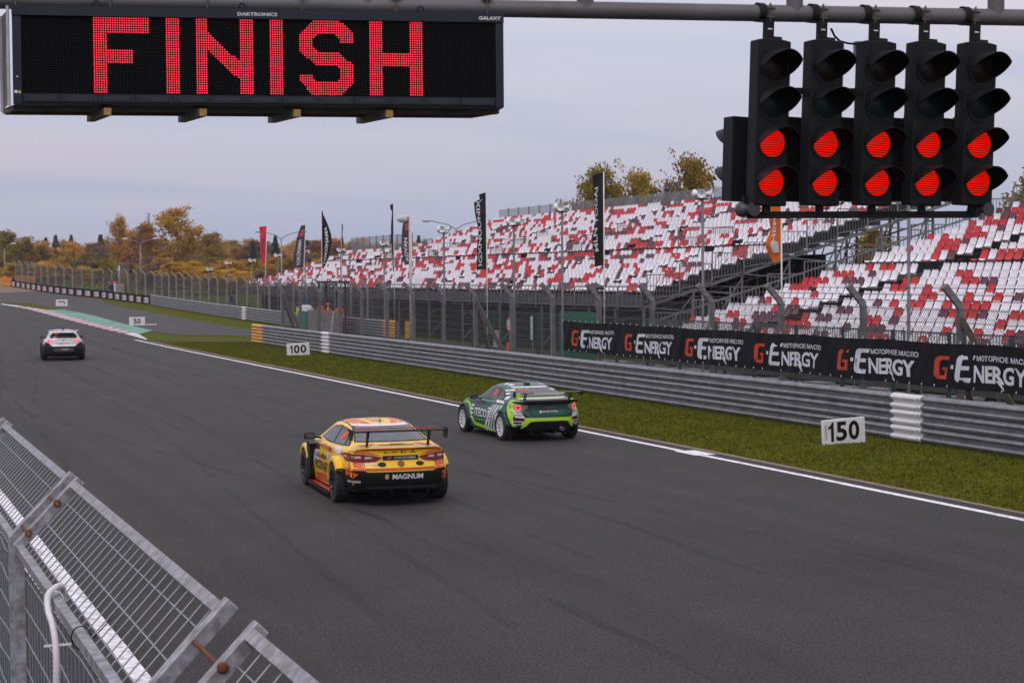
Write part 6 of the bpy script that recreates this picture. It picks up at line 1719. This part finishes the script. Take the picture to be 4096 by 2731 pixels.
# ---- white and dark hatchback far ahead
M_NV = pm('dark_navy_paint', (.007, .007, .012), rough=.5, var=.1, spec=.2)
M_BRK = pm('brake_lamp_lit', (.5, .01, .03), rough=.3, emis=(1, .05, .10), estr=2.2)
wc = thing('race_car', 'white topped dark racing hatchback with brake lamps lit, approaching the corner', 'car', (9.93, 85.2, 0), R(-4.5))
PW = dict(zb=[(-.9, .30), (-.5, .2), (0, .15), (2.6, .14), (3.4, .2)], ws=[(-.9, .80), (-.3, .86), (2.4, .86), (3.4, .7)], wm=[(-.9, .86), (-.2, .93), (.4, .92), (2.6, .90), (3.4, .66)],
          wsh=[(-.9, .80), (-.2, .86), (.5, .86), (2, .84), (2.7, .8), (3.4, .6)], zsh=[(-.9, .98), (.5, .96), (2, .92), (2.8, .8), (3.4, .64)], wr=[(-.9, .62), (-.6, .60), (-.2, .57), (1.2, .56), (1.6, .56), (2.3, .66), (3.4, .5)],
          zr=[(-.9, 1.16), (-.75, 1.25), (-.5, 1.36), (-.2, 1.41), (.5, 1.45), (1.2, 1.44), (1.55, 1.38), (2.3, .99), (2.9, .88), (3.4, .72)],
          rear=[(.2, -.72), (.40, -.82), (.62, -.84), (.72, -.76), (.92, -.74), (1.0, -.70), (1.2, -.60), (1.4, -.45), (1.5, -.3)], rear_plan=.34,
          front=[(.1, 3.25), (.4, 3.42), (.6, 3.38), (.9, 3.0)], front_plan=.5, rear_blend=(-.75, -.1), front_blend=(2.8, 3.35), wb=2.68, arch=.36, wr_=.325, floor_black=.2)
ZS[0] = .92
body, bv = car_body(PW, M_CW, wc)
patch(bv, 'rear', [(-.99, .2), (.99, .2), (.99, .80), (.70, .86), (.60, .74), (.50, .655), (-.50, .655), (-.60, .74), (-.70, .86), (-.99, .80)], M_NV, wc, 'bumper', off=.008)
patch(bv, 'rear', [(-.45, .42), (.45, .42), (.40, .58), (-.40, .58)], pm('grey_panel', (.07, .065, .08), rough=.5), wc, 'rear_panel', off=.012)
car_text(bv, 'rear', 'YOKOHAMA', -.12, .49, .34, .06, M_CW, wc, bold=.02, off=.017)
patch(bv, 'rear', [(-.2, .49), (-.13, .55), (-.14, .5)], M_CR, wc, 'emblem', off=.017)
car_text(bv, 'rear', 'ENERGETIK', -.28, .76, .52, .06, M_DGR, wc, off=.010)
glass_set(bv, wc, [(-.56, 1.06), (.56, 1.06), (.46, 1.31), (-.46, 1.31)], [[(-.2, 1.03), (1.75, 1.0), (1.45, 1.22), (.8, 1.28), (.05, 1.25)]], back_mat=M_GLASS)
car_text(bv, 'rear', '23', -.40, 1.20, .16, .09, M_NUM, wc, bold=.03, off=.013)
for s in (-1, 1):
    for cx_, cz_, rx, rz_ in ((.66, .93, .065, .055), (.67, .86, .055, .045), (.51, .925, .06, .045)):
        patch(bv, 'rear', [(s*(cx_+rx*math.cos(a)), cz_+rz_*math.sin(a)) for a in np.linspace(0, 6.1, 14)], M_BRK, wc, 'brake_lamp', off=.014)
patch(bv, 'rear', [(-.55, .965), (.55, .965), (.55, .978), (-.55, .978)], M_TRIM, wc, 'lamp_bar', off=.010)
patch(bv, 'rear', [(.04*math.cos(a), .935+.035*math.sin(a)) for a in np.linspace(0, 6.1, 10)], M_CR, wc, 'badge', off=.012)
mpatch(bv, 'side', [(-.6, .3), (2.9, .25), (2.9, .6), (-.6, .75)], M_NV, wc, 'dark_flank', off=.006)
for x in (-.83, .83):
    for y in (0, 2.68): wheel(wc, x, y, .325, .26, M_RIMB)
flare(wc, 0, .325, .78, .975, .365, .43, M_NV, 0, 178); flare(wc, 2.68, .325, .78, .965, .365, .42, M_NV, 0, 178)
mb = MB(); mb.prism([(-.68, 0), (.68, 0), (.66, .045), (-.66, .045)], frame3((0, -.78, 1.35), (1, 0, 0), (0, 0, 1)), -.30); mb.build('roof_wing', M_CW, wc)
for k, x in enumerate((-.45, -.05, .4)): MB().box(x-.16, x+.16, -.786, -.782, 1.355, 1.39).build('wing_decal', pm('pink_decal', (.6, .2, .26)), wc)
for s in (-1, 1): MB().prism([(-.78, -.12), (-.48, -.14), (-.45, .05), (-.78, .05)], frame3((s*.67, 0, 1.35), (0, 1, 0), (0, 0, 1)), .015).build('wing_end_plate', M_TRIM, wc)
MB().box(-.03, .03, -.1, .1, 1.35, 1.49).build('roof_fin', M_TRIM, wc)
mirror_part(wc, .80, 1.95, 1.0, M_TRIM, sx=.2, sz=.14)
